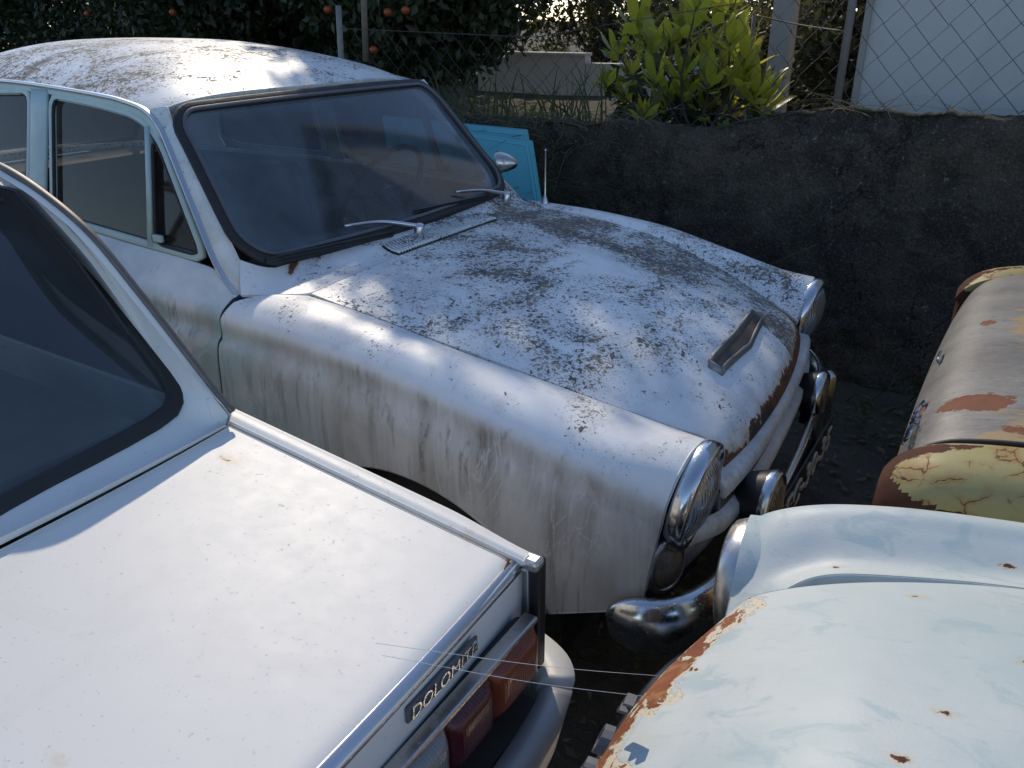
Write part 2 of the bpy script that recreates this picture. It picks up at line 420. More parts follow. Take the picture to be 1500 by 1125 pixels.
BPAINT = make_pale_paint()

def make_yellow_paint():
    m = Mat('cracked_pale_yellow_paint')
    col = m.mix(m.noise(6, 6, .6), (.28, .245, .10), (.40, .35, .16))
    wob = m.n('ShaderNodeTexNoise', {'Vector': m.pos, 'Scale': 16., 'Detail': 5.}).outputs['Color']
    cr = m.vor(21, m.n('ShaderNodeVectorMath', {0: wob, 1: (.075, .075, .075), 2: m.pos}, operation='MULTIPLY_ADD').outputs[0], 'DISTANCE_TO_EDGE')
    line = m.mul(m.step(cr, .035, .010), m.step(m.noise(11, 4), .44, .54))
    halo = m.mul(m.mul(m.step(cr, .26, .02), m.step(m.noise(11, 4), .40, .58)), .75)
    col = m.mix(halo, col, (.32, .15, .04)); col = m.mix(line, col, (.07, .03, .015))
    ra = m.att('rust'); rn = m.add(m.mul(m.noise(17, 7, .70), .8), m.mul(m.noise(60, 4), .2))
    rs = m.mul(m.step(m.math('SUBTRACT', m.add(ra, rn), 1.0), -.01, .03), m.step(ra, .02, .1))
    col = m.mix(rs, col, m.mix(m.noise(25, 5), (.045, .018, .012), (.11, .040, .020)))
    m.bsdf(Base_Color=col, Roughness=m.math('ADD', m.add(m.mul(m.noise(30, 4), .2), .45), m.mul(rs, .3), clamp=True), Specular_IOR_Level=.3,
           Normal=m.bump(m.add(m.mul(rs, -.6), m.add(m.mul(line, -.6), m.mul(m.noise(80, 5), .3))), .5, .002))
    return m.m
YPAINT = make_yellow_paint()
def make_lid_paint():
    m = Mat('oxidised_grey_paint')
    y = m.sep()[0]
    st = m.noise(9, 7, .62, m.vec((.45, 1.6, 1), rot=(0, 0, .15)), .5)
    col = m.mix(m.step(m.noise(5, 6, .6, m.vec((.6, 1.5, 1))), .3, .7), (.125, .122, .118), (.225, .215, .20))
    st = m.add(m.mul(st, .75), m.mul(m.noise(60, 6, .7, m.vec((.5, 1.4, 1))), .25)); yel = m.mul(m.step(m.add(st, m.mul(m.att('worn'), .42)), .70, .80), m.step(m.att('worn'), .01, .2))
    col = m.mix(yel, col, m.mix(m.noise(22, 6, .6), (.30, .17, .06), (.36, .28, .15)))
    ra = m.att('rust'); rn = m.add(m.mul(m.noise(16, 7, .66, m.vec((.8, 1.3, 1))), .8), m.mul(m.noise(70, 4), .2))
    scuff = m.noise(85, 6, .72, m.vec((.35, 1.5, 1))); col = m.mix(m.mul(m.step(scuff, .54, .66), .5), col, (.30, .285, .26)); col = m.mix(m.mul(m.step(scuff, .45, .34), .6), col, (.07, .065, .06)); rs = m.mul(m.step(m.math('SUBTRACT', m.add(m.add(ra, .17), rn), 1.0), -.01, .03), m.step(ra, -.1, -.05))
    col = m.mix(rs, col, m.mix(m.noise(30, 5), (.13, .04, .022), (.24, .085, .04)))
    m.bsdf(Base_Color=col, Roughness=m.math('ADD', m.add(m.mul(m.noise(26, 5), .25), .42), m.mul(rs, .3), clamp=True),
           Normal=m.bump(m.add(m.mul(rs, -1.), m.mul(m.noise(200, 3), .15)), .5, .002))
    return m.m
LPAINT = make_lid_paint()

def make_chrome(name, pit=.5, base=(.62, .63, .65), rough=.12):
    m = Mat(name)
    d = m.step(m.noise(34, 6, .65), .62-.1*pit, .74); fine = m.step(m.noise(190, 4), .58, .72)
    film = m.noise(5, 5)
    col = m.mix(m.mul(d, .75*pit), base, (.22, .13, .07)); col = m.mix(m.mul(fine, .4*pit), col, (.2, .17, .14))
    met = m.math('SUBTRACT', 1.0, m.mul(d, .6*pit))
    r = m.math('ADD', m.add(m.mul(film, .22), rough-.06), m.mul(m.math('MAXIMUM', d, fine), .35*pit), clamp=True)
    m.bsdf(Base_Color=col, Metallic=met, Roughness=r, Normal=m.bump(m.add(m.mul(fine, .5), m.mul(m.noise(9, 3), 1.2)), .2, .001))
    return m.m
CHROME = make_chrome('pitted_chrome', .5); CHROME_OLD = make_chrome('dull_old_chrome', .9, (.50, .49, .48), .24)
ALU = make_chrome('brushed_trim_metal', .35, (.60, .62, .66), .27)
RUBBER = simple('weathered_black_rubber', (.018, .018, .019), .62, var=.4, scale=40, bump=.2)
RUBBER_GREY = simple('faded_grey_rubber', (.085, .09, .10), .5, var=.3, scale=30)
BLACK = simple('black_trim', (.014, .014, .015), .42, var=.3)
UNDER = simple('dirty_underbody', (.028, .024, .020), .9, var=.5, scale=12, bump=.4)
TYRE = simple('perished_tyre_rubber', (.022, .021, .020), .85, var=.35, scale=25, bump=.3)
STEEL = simple('rusty_wheel_steel', (.17, .14, .12), .6, .3, var=.5, scale=18, bump=.3)
SEAT = simple('faded_vinyl_seat', (.075, .062, .052), .6, var=.3, scale=14, bump=.2)
SEATD = simple('dark_vinyl', (.030, .030, .034), .55, var=.3, scale=14, bump=.2)
HEADL = simple('stained_headlining', (.24, .23, .21), .9, var=.2, scale=8)
CARPET = simple('dusty_interior_floor', (.035, .032, .03), .95, var=.4, scale=20, bump=.4)
DASH = simple('dusty_dashboard', (.05, .055, .062), .6, var=.3, scale=20)
IVORY = simple('ivory_plastic', (.45, .42, .34), .4, var=.1)
AQUA_IN = simple('pale_aqua_frame_paint', (.40, .52, .52), .42, var=.18, scale=22, bump=.1)
SHELF = simple('sun_faded_parcel_shelf', (.21, .18, .15), .9, var=.3, scale=14, bump=.3)

def make_glass(name, dust, tint, dust_col=(.30, .31, .31), dscale=7, rough=.03, refl=1.6):
    m = Mat(name)
    fc = m.n('ShaderNodeLayerWeight', {'Blend': .5}).outputs['Facing']; fr = m.add(m.mul(m.math('POWER', fc, 5.), .9), .045)
    tr = m.n('ShaderNodeBsdfTransparent', {'Color': tint}); gl = m.n('ShaderNodeBsdfGlossy', {'Color': (.95, .97, 1), 'Roughness': m.add(m.mul(m.noise(6, 5), .05), rough)})
    a = m.n('ShaderNodeMixShader', {0: m.math('MULTIPLY', fr, refl, clamp=True), 1: tr.outputs[0], 2: gl.outputs[0]})
    df = m.n('ShaderNodeBsdfDiffuse', {'Color': m.mix(m.noise(22, 5), dust_col, tuple(c*.7 for c in dust_col))})
    n = m.add(m.mul(m.step(m.noise(dscale, 6, .62, m.vec((1, 1, .6)), .5), .34, .72), .55), m.mul(m.step(m.noise(120, 3), .56, .72), .25))
    e = m.math('MULTIPLY', m.add(n, m.add(m.mul(m.att('edge'), 1.4), .35)), dust, clamp=True)
    b = m.n('ShaderNodeMixShader', {0: e, 1: a.outputs[0], 2: df.outputs[0]})
    m.nt.links.new(b.outputs[0], m.out.inputs[0]); return m.m
WGLASS = make_glass('dusty_windscreen_glass', .30, (.42, .47, .53), (.22, .26, .32))  # bluish film: real dust plus sky reflection painted into its colour
SGLASS = make_glass('dusty_side_glass', .12, (.50, .49, .45), (.24, .22, .19), refl=.8)
DGLASS = make_glass('tinted_rear_glass', .19, (.58, .66, .70), (.20, .25, .29))  # film tinted blue to paint in the sky reflected by this pane
def make_lens(name, col, rough=.12, trans=.0, ior=1.5):
    m = Mat(name); n = m.noise(40, 5)
    c = m.mix(m.mul(n, .5), col, tuple(x*.5 for x in col))
    m.bsdf(Base_Color=c, Roughness=m.add(m.mul(n, .15), rough), Transmission_Weight=trans, IOR=ior, Coat_Weight=.4, Coat_Roughness=.08,
           Normal=m.bump(m.n('ShaderNodeTexWave', {'Vector': m.pos, 'Scale': 55.}, bands_direction='Y').outputs[0], .25, .002))
    return m.m
AMBER = make_lens('amber_lens', (.20, .035, .010), .3); RED = make_lens('red_lens', (.075, .006, .010), .3); GREYLENS = make_lens('grey_reverse_lens', (.23, .235, .24))
def make_headglass():
    m = Mat('fluted_headlamp_glass')
    w = m.n('ShaderNodeTexWave', {'Vector': m.pos, 'Scale': 34., 'Distortion': .5, 'Detail': 1.}, bands_direction='Y', wave_profile='SIN').outputs[0]
    nr = m.bump(w, .8, .004)
    fc = m.n('ShaderNodeLayerWeight', {'Blend': .5, 'Normal': nr}).outputs['Facing']; fr = m.add(m.mul(m.math('POWER', fc, 5.), .9), .045)
    tr = m.n('ShaderNodeBsdfTransparent', {'Color': (.72, .74, .74)}); gl = m.n('ShaderNodeBsdfGlossy', {'Color': (.9, .93, 1), 'Roughness': .08, 'Normal': nr})
    a = m.n('ShaderNodeMixShader', {0: m.math('MULTIPLY', m.add(fr, .16), 1.3, clamp=True), 1: tr.outputs[0], 2: gl.outputs[0]})
    df = m.n('ShaderNodeBsdfDiffuse', {'Color': (.32, .30, .27)})
    b = m.n('ShaderNodeMixShader', {0: m.add(m.mul(m.noise(14, 5), .25), m.mul(w, .10)), 1: a.outputs[0], 2: df.outputs[0]})
    m.nt.links.new(b.outputs[0], m.out.inputs[0]); return m.m
HGLASS = make_headglass()
REFL = simple('headlamp_reflector', (.75, .75, .73), .22, 1.0, var=.1)

def make_wall():
    m = Mat('black_mossy_concrete')
    n1 = m.noise(1.6, 6, .6); n2 = m.noise(9, 7, .65); n3 = m.noise(55, 5, .6)
    col = m.mix(m.step(n1, .35, .68), (.036, .029, .022), (.105, .085, .062))
    col = m.mix(m.mul(m.step(n2, .42, .72), .7), col, (.14, .115, .085))
    run = m.step(m.noise(3.4, 6, .62, m.vec((1, 1, .22)), .6), .52, .70); col = m.mix(m.mul(run, .75), col, (.010, .010, .009))
    grain = m.noise(95, 6, .72); col = m.mix(m.mul(m.step(grain, .52, .66), .75), col, (.19, .165, .13)); col = m.mix(m.mul(m.step(grain, .46, .36), .8), col, (.008, .008, .007))
    crk = m.mul(m.step(m.math('ABSOLUTE', m.add(m.noise(2.1, 6, .6, m.vec((1, 1, .8)), .6), -.5)), .006, .002), m.step(m.noise(1.3, 2), .48, .56)); col = m.mix(m.mul(crk, .9), col, (.005, .005, .004))
    lich = m.step(m.noise(26, 6, .66), .64, .675); col = m.mix(m.mul(lich, .75), col, (.25, .25, .21))
    moss = m.mul(m.step(m.sep(m.nrm)[2], .3, .9), m.step(n2, .4, .6)); col = m.mix(moss, col, (.045, .05, .018))
    h = m.add(m.mul(n2, 1.), m.add(m.mul(n3, .5), m.mul(grain, .35)))
    m.bsdf(Base_Color=col, Roughness=.93, Normal=m.bump(h, 1.0, .045)); return m.m
WALLM = make_wall()
def make_ground(name, a, b, c):
    m = Mat(name); n1 = m.noise(2.2, 7, .62); n2 = m.noise(40, 6, .65)
    col = m.mix(m.step(n1, .35, .65), a, b); col = m.mix(m.mul(m.step(n2, .55, .7), .7), col, c)
    m.bsdf(Base_Color=col, Roughness=.97, Normal=m.bump(m.add(m.noise(14, 7), m.mul(n2, .4)), .9, .03)); return m.m
SOIL = make_ground('dark_oily_soil', (.055, .046, .036), (.10, .083, .063), (.15, .125, .095))
SOIL2 = make_ground('garden_soil', (.05, .045, .025), (.085, .07, .045), (.06, .075, .025))
def make_plaster(name, a, b, dirt=.4):
    m = Mat(name); col = m.mix(m.noise(1.5, 6), a, b)
    st = m.step(m.noise(3.5, 6, .62, m.vec((1, 1, .25))), .5, .75); col = m.mix(m.mul(st, dirt), col, tuple(x*.6 for x in a))
    m.bsdf(Base_Color=col, Roughness=.9, Normal=m.bump(m.noise(60, 5), .4, .004)); return m.m
WHITE = make_plaster('white_render', (.40, .405, .41), (.48, .48, .475), .3); CREAM = make_plaster('weathered_cream_render', (.55, .50, .43), (.68, .62, .55), .6)
CONC = make_plaster('grey_concrete_post', (.22, .21, .20), (.32, .31, .29), .5)
GALV = simple('rusting_galvanised_wire', (.055, .048, .045), .75, .0, var=.4, scale=60)
POSTM = simple('weathered_post_metal', (.20, .19, .18), .6, .3, var=.35, scale=20, bump=.2)
WOOD = simple('grey_weathered_wood', (.17, .14, .11), .85, var=.35, scale=18, bump=.3)
AQUA = simple('aqua_painted_panel', (.13, .47, .56), .38, var=.08, scale=6)
PLATE = simple('faded_plate_characters', (.55, .53, .48), .7, var=.25, scale=60)
SILK = simple('spider_silk', (.7, .7, .7), .4)
def make_leaf(name, c1, c2, tc, tw=.35, rough=.45):
    m = Mat(name); f = m.noise(9, 3); g = m.n('ShaderNodeObjectInfo').outputs['Random']
    c = m.mix(m.add(m.mul(f, .6), m.mul(g, .4)), c1, c2)
    p = m.n('ShaderNodeBsdfPrincipled', {'Base Color': c, 'Roughness': rough}); t = m.n('ShaderNodeBsdfTranslucent', {'Color': m.mix(m.mul(f, .8), tc, tuple(x*.75 for x in tc))})
    a = m.n('ShaderNodeMixShader', {0: tw, 1: p.outputs[0], 2: t.outputs[0]}); m.nt.links.new(a.outputs[0], m.out.inputs[0]); return m.m
LOQUAT = make_leaf('loquat_leaf', (.06, .095, .025), (.10, .13, .03), (.72, .68, .07), .62, .34)
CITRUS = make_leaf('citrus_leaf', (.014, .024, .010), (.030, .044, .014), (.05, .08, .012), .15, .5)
LOQUAT_DARK = make_leaf('shaded_loquat_leaf', (.018, .026, .010), (.035, .045, .014), (.10, .11, .02), .2, .4)  # darker copy of the loquat leaf, inner shade put into its colour
SCRUB = make_leaf('scrub_leaf', (.035, .042, .022), (.07, .07, .035), (.16, .15, .05), .3, .6)
GRASSG = make_leaf('weed_blade', (.035, .05, .020), (.075, .09, .035), (.17, .19, .05), .35, .6)
GRASSD = make_leaf('dry_grass_blade', (.12, .10, .065), (.21, .18, .12), (.22, .18, .10), .3, .8)
BARK = simple('dark_bark', (.045, .036, .030), .95, var=.4, scale=25, bump=.6)
TWIG = simple('bare_twig', (.085, .072, .062), .9, var=.3, scale=25)
ORANGE = simple('orange_fruit_skin', (.26, .05, .008), .45, var=.1, scale=80, bump=.1)
LEAFB = simple('fallen_brown_leaf', (.22, .11, .03), .8, var=.3, scale=60)

# ================================================================== the white saloon in the middle (nose to the right)
def warp(P):
    P = np.array(P, float); P[..., 0] -= .04*(P[..., 1]/.62)*np.clip(P[..., 0]/.65, 0, 1.2); return P
CB = thing('saloon_car', (-1.25, 0, 0), 'weathered white saloon car in the middle, roof and bonnet speckled with dark lichen', 'car')
CREF = (-.8, 0, .5)
YG = lambda x: -.287*x*x-.0932*x+.6024
ZG = lambda x: -.168*x*x-.1717*x+.871
def zbot(x):
    x = np.asarray(x, float)
    arch = .30+.31*np.sqrt(np.clip(1-((x-.02)/.375)**2, 0, 1))
    return np.where(x > .385, np.interp(x, [.385, .60], [.372, .455]), np.where(x < -.353, .275, arch))
# ---- bonnet
hU = np.array([0, .15, .3, .45, .6, .75, .87, .94, .98, 1.])
hxe = np.array([-.405, -.24, -.08, .09, .25, .41, .53, .60, .634, .641])
hye = YG(hxe); hye[-2:] = .437, .437; hze = ZG(hxe); hze[-2:] = .668, .642
hxc = np.array([-.392, -.235, -.07, .105, .27, .44, .56, .635, .668, .675])
hzc = np.array([.932, .918, .899, .875, .846, .808, .768, .728, .685, .652])
def hood_pt(u, s):
    xe, ye, ze, xc, zc = (pchip(hU, a, u) for a in (hxe, hye, hze, hxc, hzc))
    a = np.abs(s); y = s*(ye-.004)
    x = xe+(xc-xe)*(1-a**2); z = ze+(zc-ze)*(1-a**2.6)
    z = z+.007*(1-smooth01(np.abs(y), .17, .25))*smooth01(u, .05, .3)*(1-smooth01(u, .86, .95))
    return np.stack([x, y, z], -1)
uu, ss = np.meshgrid(np.r_[np.linspace(0, .85, 55), np.linspace(.86, 1, 26)], np.linspace(-1, 1, 91), indexing='ij')
HP = hood_pt(uu, ss)
a0, a1, b0, b1 = edge_dist(HP)
lich = np.clip(.78+.20*ss-.42*smooth01(uu, .6, .95)*(ss < .4)-.25*np.exp(-((uu-.42)/.14)**2-((ss-.25)/.22)**2)*2, .06, 1)
rust = .80*np.exp(-(a1/.060)**1.4)*(.75+.5*(ss > -.45))+.42*np.exp(-b1/.03)*smooth01(uu, .55, .8)+.30*np.exp(-b0/.03)*smooth01(uu, .6, .9)
hole = .66*np.exp(-(a1/.075)**2)*np.exp(-((HP[..., 1]+.20)/.17)**2)
hood = panel('bonnet', warp(HP), PAINT, CB, (0, 0, 0), .02, .003, {'lich': lich, 'rust': rust, 'hole': hole})
def hood_z(x, y):
    d = (HP[..., 0]-x)**2+(HP[..., 1]-y)**2; i, j = np.unravel_index(np.argmin(d), d.shape); return HP[i, j, 2]
# bonnet badge scoop: open chevron frame with a dark mesh face
def scoop_ring(inset, lift):
    out = []
    ys = np.r_[np.linspace(-.212+inset, 0, 9), np.linspace(0, .212-inset, 9)[1:]]
    for y in ys: out.append((.580-.085*abs(y)-inset*1.0, y))
    for y in ys[::-1]: out.append((.530-.03*abs(y)+inset*1.0, y))
    return np.array([(x, y, hood_z(x, y)+lift(x)) for x, y in out])
lf = lambda x: .010+.16*(.580-x)
R0 = scoop_ring(0, lambda x: -.004); R1 = scoop_ring(0, lf); R2 = scoop_ring(.0075, lambda x: lf(x)+.002); R3 = scoop_ring(.010, lambda x: lf(x)-.005)
sc = gridmesh('badge_scoop', warp(np.stack([R0, R1, R2, R3])), make_chrome('dull_scoop_metal', 1.0, (.27, .27, .27), .42), CB, closed_v=True)
n = len(R3); half = n//2
mesh('scoop_mesh', warp(R3), [(i, i+1, n-2-i, n-1-i) for i in range(half-1)], simple('rusty_scoop_mesh', (.10, .085, .07), .7, .3, var=.5, scale=220, bump=.8), sc, smooth=False)
# ---- front wings
FX = [-.60, -.30, 0, .30, .50, .64]
FT = np.array([
 [(.580,.918),(.620,.920),(.665,.918),(.720,.906),(.760,.872),(.764,.825),(.786,.772),(.790,.55),(.745,.275)],
 [(.608,.908),(.633,.912),(.668,.912),(.725,.900),(.765,.866),(.768,.818),(.787,.762),(.790,.55),(.750,.275)],
 [(.606,.871),(.632,.884),(.668,.888),(.727,.876),(.768,.842),(.772,.795),(.788,.735),(.790,.55),(.785,.30)],
 [(.553,.806),(.592,.820),(.655,.832),(.722,.820),(.764,.786),(.772,.735),(.784,.690),(.788,.55),(.785,.36)],
 [(.489,.747),(.542,.772),(.630,.795),(.708,.782),(.752,.742),(.760,.690),(.766,.640),(.765,.53),(.755,.41)],
 [(.437,.698),(.507,.742),(.615,.790),(.698,.765),(.733,.695),(.736,.640),(.737,.590),(.735,.52),(.722,.455)]])
def wing_grid(sgn, nu=110, per=9):
    S = np.linspace(0, 8, 8*per+1)
    x0 = np.interp(S, [0, 1, 2, 3, 4, 8], [-.398, -.43, -.49, -.54, -.552, -.552]); xF = np.interp(S, [0, 2, 4, 6, 8], [.616, .624, .604, .592, .572])
    t = np.linspace(0, 1, nu); P = np.zeros((nu, len(S), 3))
    for j, s in enumerate(S):
        # denser stations where the wheel arch turns down
        x = x0[j]+(xF[j]-x0[j])*(t+.035*np.sin(4*pi*t+.4)-.035*sin(.4)*(1-0*t))
        x[0], x[-1] = x0[j], xF[j]
        c = pchip(FX, FT.reshape(6, -1), x).reshape(nu, 9, 2)
        zb = zbot(x); c[:, 8, 1] = zb; c[:, 7, 1] = lerp(c[:, 6, 1], zb, .5); c[:, 7, 0] = np.maximum(c[:, 7, 0], c[:, 6, 0]-.002)
        c[:, 8, 0] = np.where((x > -.35) & (x < .385), c[:, 7, 0]-.002, c[:, 8, 0])
        for i in range(nu): P[i, j, 1:] = catmull_at(c[i], np.array([s]))[0]
        P[:, j, 0] = x
    P[..., 1] *= sgn
    return P, S
for sgn in (-1, 1):
    P, S = wing_grid(sgn); X, Z = P[..., 0], P[..., 2]; SS = np.broadcast_to(S, X.shape)
    grime = smooth01(SS, 3.6, 4.6)*(.55+.35*smooth01(X, -.5, .2)); moss = np.exp(-((SS-4.4)/.55)**2)*.8+.5*np.exp(-((Z-zbot(X))/.05)**2)*(X > .0)*(X < .4)
    lich = (.30 if sgn < 0 else .58)*(1-smooth01(SS, 2.8, 4.2))+.07*(1-smooth01(SS, 4, 5))
    a0, a1, b0, b1 = edge_dist(P)
    rust = .30*np.exp(-b0/.02)*smooth01(X, .3, .6)+.18*np.exp(-a0/.02)*smooth01(SS, 2, 4)
    wing = panel('front_wing', warp(P), PAINT, CB, CREF, .02, .003, {'grime': grime, 'moss': moss, 'lich': lich, 'rust': rust, 'aqua': .75*smooth01(SS, 3.8, 5)*(1-smooth01(X, -.45, .0))})
    # rolled arch lip and the dark wheel house behind it
    xs = np.linspace(-.345, .383, 50); lip = np.stack([xs, np.full(50, sgn*.781), zbot(xs)], 1)
    tube('arch_lip', warp(lip), .007, PAINT, wing, 6, up=(0, 1, 0), attrs={'grime': np.ones(300)*.9})
    th = np.linspace(-.15, pi+.15, 24); hs = np.array([(.02+.40*cos(a), yy, .30+.335*sin(a)) for yy in (.775*sgn, .50*sgn, .42*sgn) for a in th]).reshape(3, 24, 3)
    gridmesh('wheel_house', warp(hs), UNDER, CB)
    # headlamp
    hc = warp(np.array([.632, sgn*.617, .672])); ax = _n(np.array([.985, -sgn*.035, -.15]))
    hl = lathe('headlamp', [(.115, -.026), (.120, -.018), (.1215, -.005), (.118, .008), (.111, .013), (.103, .012), (.098, .006), (.096, -.004)], hc, ax, CHROME, CB, 48)
    lathe('lens', [(.097, .0), (.090, .009), (.075, .019), (.055, .027), (.030, .032), (.0, .034)], hc, ax, HGLASS, hl, 40)
    lathe('reflector', [(.096, -.002), (.085, -.035), (.06, -.065), (.03, -.082), (.0, -.085)], hc, ax, REFL, hl, 32)
    # oval side lamp low on the corner
    sc_ = warp(np.array([.598, sgn*.682, .532])); sx = _n(np.array([.90, sgn*.42, .02]))
    sl_ = lathe('side_lamp', [(.064, -.04), (.066, .0), (.060, .010), (.052, .012), (.050, .006)], sc_, sx, CHROME_OLD, CB, 32, (.82, 1.05))
    lathe('lens', [(.051, .004), (.042, .016), (.024, .023), (0, .026)], sc_, sx, make_lens('smoked_side_lens', (.12, .10, .08)) if sgn < 0 else bpy.data.materials['smoked_side_lens'], sl_, 24, (.82, 1.05))
# ---- nose: top rail, fine grille, lower panel
def nose_strip(name, zx, mat, n=61, w=.60, **kw):
    ys = np.linspace(-w, w, n); P = np.array([[(x-.055*(abs(y)/.62)**3-.05*max(0, abs(y)-.5)/.14, y, z) for (x, z) in zx] for y in ys])
    return panel(name, warp(P), mat, CB, (0, 0, .55), .01, .002, **kw)
ones = lambda a: {'grime': np.full((61, a), .5), 'rust': np.full((61, a), .30), 'lich': np.full((61, a), .1)}
nose_strip('nose_rail', [(.650, .650), (.680, .646), (.690, .632), (.690, .612)], PAINT, attrs=ones(4), w=.50)
nose_strip('grille_back', [(.656, .622), (.656, .590), (.656, .560)], BLACK, w=.50)
bars = []
for y in np.arange(-.49, .491, .011):
    bars.append(box_geo((.672-.055*(abs(y)/.62)**3, y, .590), (.012, .004, .056)))
V, F = join(bars); mesh('grille_bars', warp(V), F, CHROME_OLD, CB, smooth=False, kind='stuff')
nose_strip('grille_rail', [(.678, .572), (.697, .565), (.699, .54), (.694, .525)], PAINT, attrs=ones(4), w=.64)
nose_strip('front_valance', [(.675, .520), (.662, .48), (.645, .44), (.60, .36)], PAINT, attrs={'grime': np.full((61, 4), .8)}, w=.66)
nose_strip('valance_skirt', [(.60, .36), (.585, .30)], UNDER, w=.66)
# ---- front bumper: wrapped blade with over-riders
bp = catmull(np.array([(.40, -.775), (.50, -.792), (.585, -.785), (.650, -.735), (.697, -.62), (.727, -.40), (.740, -.18), (.743, 0), (.740, .18), (.727, .40), (.697, .62), (.650, .735), (.585, .785), (.50, .792), (.40, .775)]), 8)
bp = bp[10:-10]; path = np.c_[bp, np.full(len(bp), .437)]
prof = np.array([1, 1.22])*np.array([(-.016, .056), (-.004, .058), (.008, .050), (.020, .028), (.024, .0), (.018, -.030), (.006, -.050), (-.006, -.056), (-.016, -.054), (-.012, 0)])
sc_ = np.ones(len(path)); k = 7
for i in range(k): sc_[i] = sc_[-1-i] = sqrt(1-((k-i)/(k+.6))**2)*.9+.1
bump = sweep('front_bumper', warp(path), prof, CHROME, CB, scale=sc_)
for sgn in (-1, 1):
    V, F = box_geo((.740, sgn*.47, .462), (.05, .062, .185), bev=.02); mesh('over_rider', warp(V), F, CHROME, bump)
    fc = warp(np.array([.735, sgn*.345-.03, .548-.012*sgn])); fx = (1, sgn*.03, 0)
    fl = lathe('fog_lamp', [(0, -.085), (.03, -.08), (.055, -.055), (.068, -.02), (.071, .0)], fc, fx, BLACK, CB, 28)
    lathe('rim', [(.071, -.010), (.074, .0), (.072, .012), (.065, .016), (.060, .010)], fc, fx, CHROME, fl, 28)
    lathe('lens', [(.061, .009), (.045, .018), (.02, .023), (0, .024)], fc, fx, HGLASS, fl, 24)
    box('bracket', fc+np.array([-.03, 0, -.075]), (.03, .025, .05), BLACK, fl)
# black number plate with pale raised characters
pl = box('number_plate', (.768, 0, .455), (.006, .50, .105), BLACK, CB, bev=.002)
V, F = text_geo('EC-30-35', .098, .004); V[:, 0] -= (V[:, 0].max()+V[:, 0].min())/2; V[:, 0] *= .47/np.ptp(V[:, 0])
mesh('plate_characters', np.c_[.7735+V[:, 2], V[:, 0], V[:, 1]+.421], F, PLATE, pl, smooth=False)
# ---- wheels
def wheel(parent, c, sgn, r=.285, w=.15, rim=STEEL):
    prof = [(.17, -w/2), (r-.03, -w/2-.004), (r-.008, -w/2+.015), (r, -w/2+.035), (r, w/2-.035), (r-.008, w/2-.015), (r-.03, w/2+.004), (.17, w/2)]
    ty = lathe('wheel', prof, c, (0, sgn, 0), TYRE, parent, 40)
    lathe('rim', [(.172, w/2-.002), (.165, w/2+.006), (.155, w/2-.012), (.12, w/2-.03), (.09, w/2-.01), (.08, w/2+.006)], c, (0, sgn, 0), rim, ty, 32)
    lathe('hub_cap', [(.088, w/2), (.08, w/2+.018), (.05, w/2+.03), (0, w/2+.034)], c, (0, sgn, 0), CHROME_OLD, ty, 24)
for sgn in (-1, 1):
    wheel(CB, (.02, sgn*.64, .285), sgn); wheel(CB, (-2.47, sgn*.64, .285), sgn)
# ---- scuttle between bonnet and windscreen
WZ0, WZ1 = .945, 1.353
def ws_x(y, z): return -.58-(z-.965)*.862+.034*(1-(y/.62)**2)
def ws_half(z): return .645-.205*(z-.965)
acol = np.linspace(-1, 1, 81)
def scuttle():
    P = []
    for a in acol:
        A = abs(a); sg = np.sign(a)
        front = np.array(catmull_at(np.array([(-.397, 0, .931), (-.398, .25, .930), (-.402, .45, .922), (-.407, .575, .913), (-.46, .632, .914), (-.552, .690, .910)]), np.array([A*5]))[0]) if True else 0
        front[0] += .0 ; yb = .62*A
        if A > .9: yb = lerp(.558, .645, (A-.9)/.1)
        zb = .950+(.04*((A-.9)/.1)**1.5 if A > .9 else 0)
        back = np.array([ws_x(yb, zb), yb, zb])
        row = []
        for t in np.linspace(0, 1, 16):
            p = lerp(front, back, t); p[2] -= .010*sin(pi*t)*(1-A**4); row.append((p[0], p[1]*sg, p[2]))
        P.append(row)
    return np.array(P)
SC = scuttle(); X = SC[..., 0]
AA = np.broadcast_to(acol[:, None], X.shape)
r_ = .86*np.exp(-((AA+.80)/.04)**2)*smooth01(np.broadcast_to(np.linspace(0, 1, 16), X.shape), .3, 1)+.62*np.exp(-((AA+.66)/.03)**2)*smooth01(np.broadcast_to(np.linspace(0, 1, 16), X.shape), .6, 1)+.25*np.exp(-((AA+.95)/.05)**2)
panel('scuttle', SC, PAINT, CB, CREF, .02, .003, {'lich': .55+.35*np.clip(AA+.3, 0, 1)-.45*(AA < -.75), 'rust': r_})
# air-intake grille in the scuttle: tray, frame and fine slats
gy0, gy1 = -.235, .285
def sc_z(x, y):
    d = (SC[..., 0]-x)**2+(SC[..., 1]-y)**2; i, j = np.unravel_index(np.argmin(d), d.shape); return SC[i, j, 2]
tray = panel('intake_grille', np.array([[(x, y+.03*(x+.40)/-.08, sc_z(x, y)+.0035) for x in (-.403, -.43, -.46, -.495)] for y in np.linspace(gy0, gy1, 20)]), BLACK, CB, CREF, .004, .001)
sl2 = []
for y in np.linspace(gy0+.006, gy1-.006, 40):
    pth = np.array([(x, y+.03*(x+.40)/-.08, sc_z(x, y)+.0075) for x in np.linspace(-.405, -.493, 5)]); sl2.append(sweep_geo(pth, rrect(.0062, .007, .002, 1)))
V, F = join(sl2); mesh('grille_slats', V, F, PAINT, tray, kind='stuff', attrs={'lich': np.full(len(V), .45)})
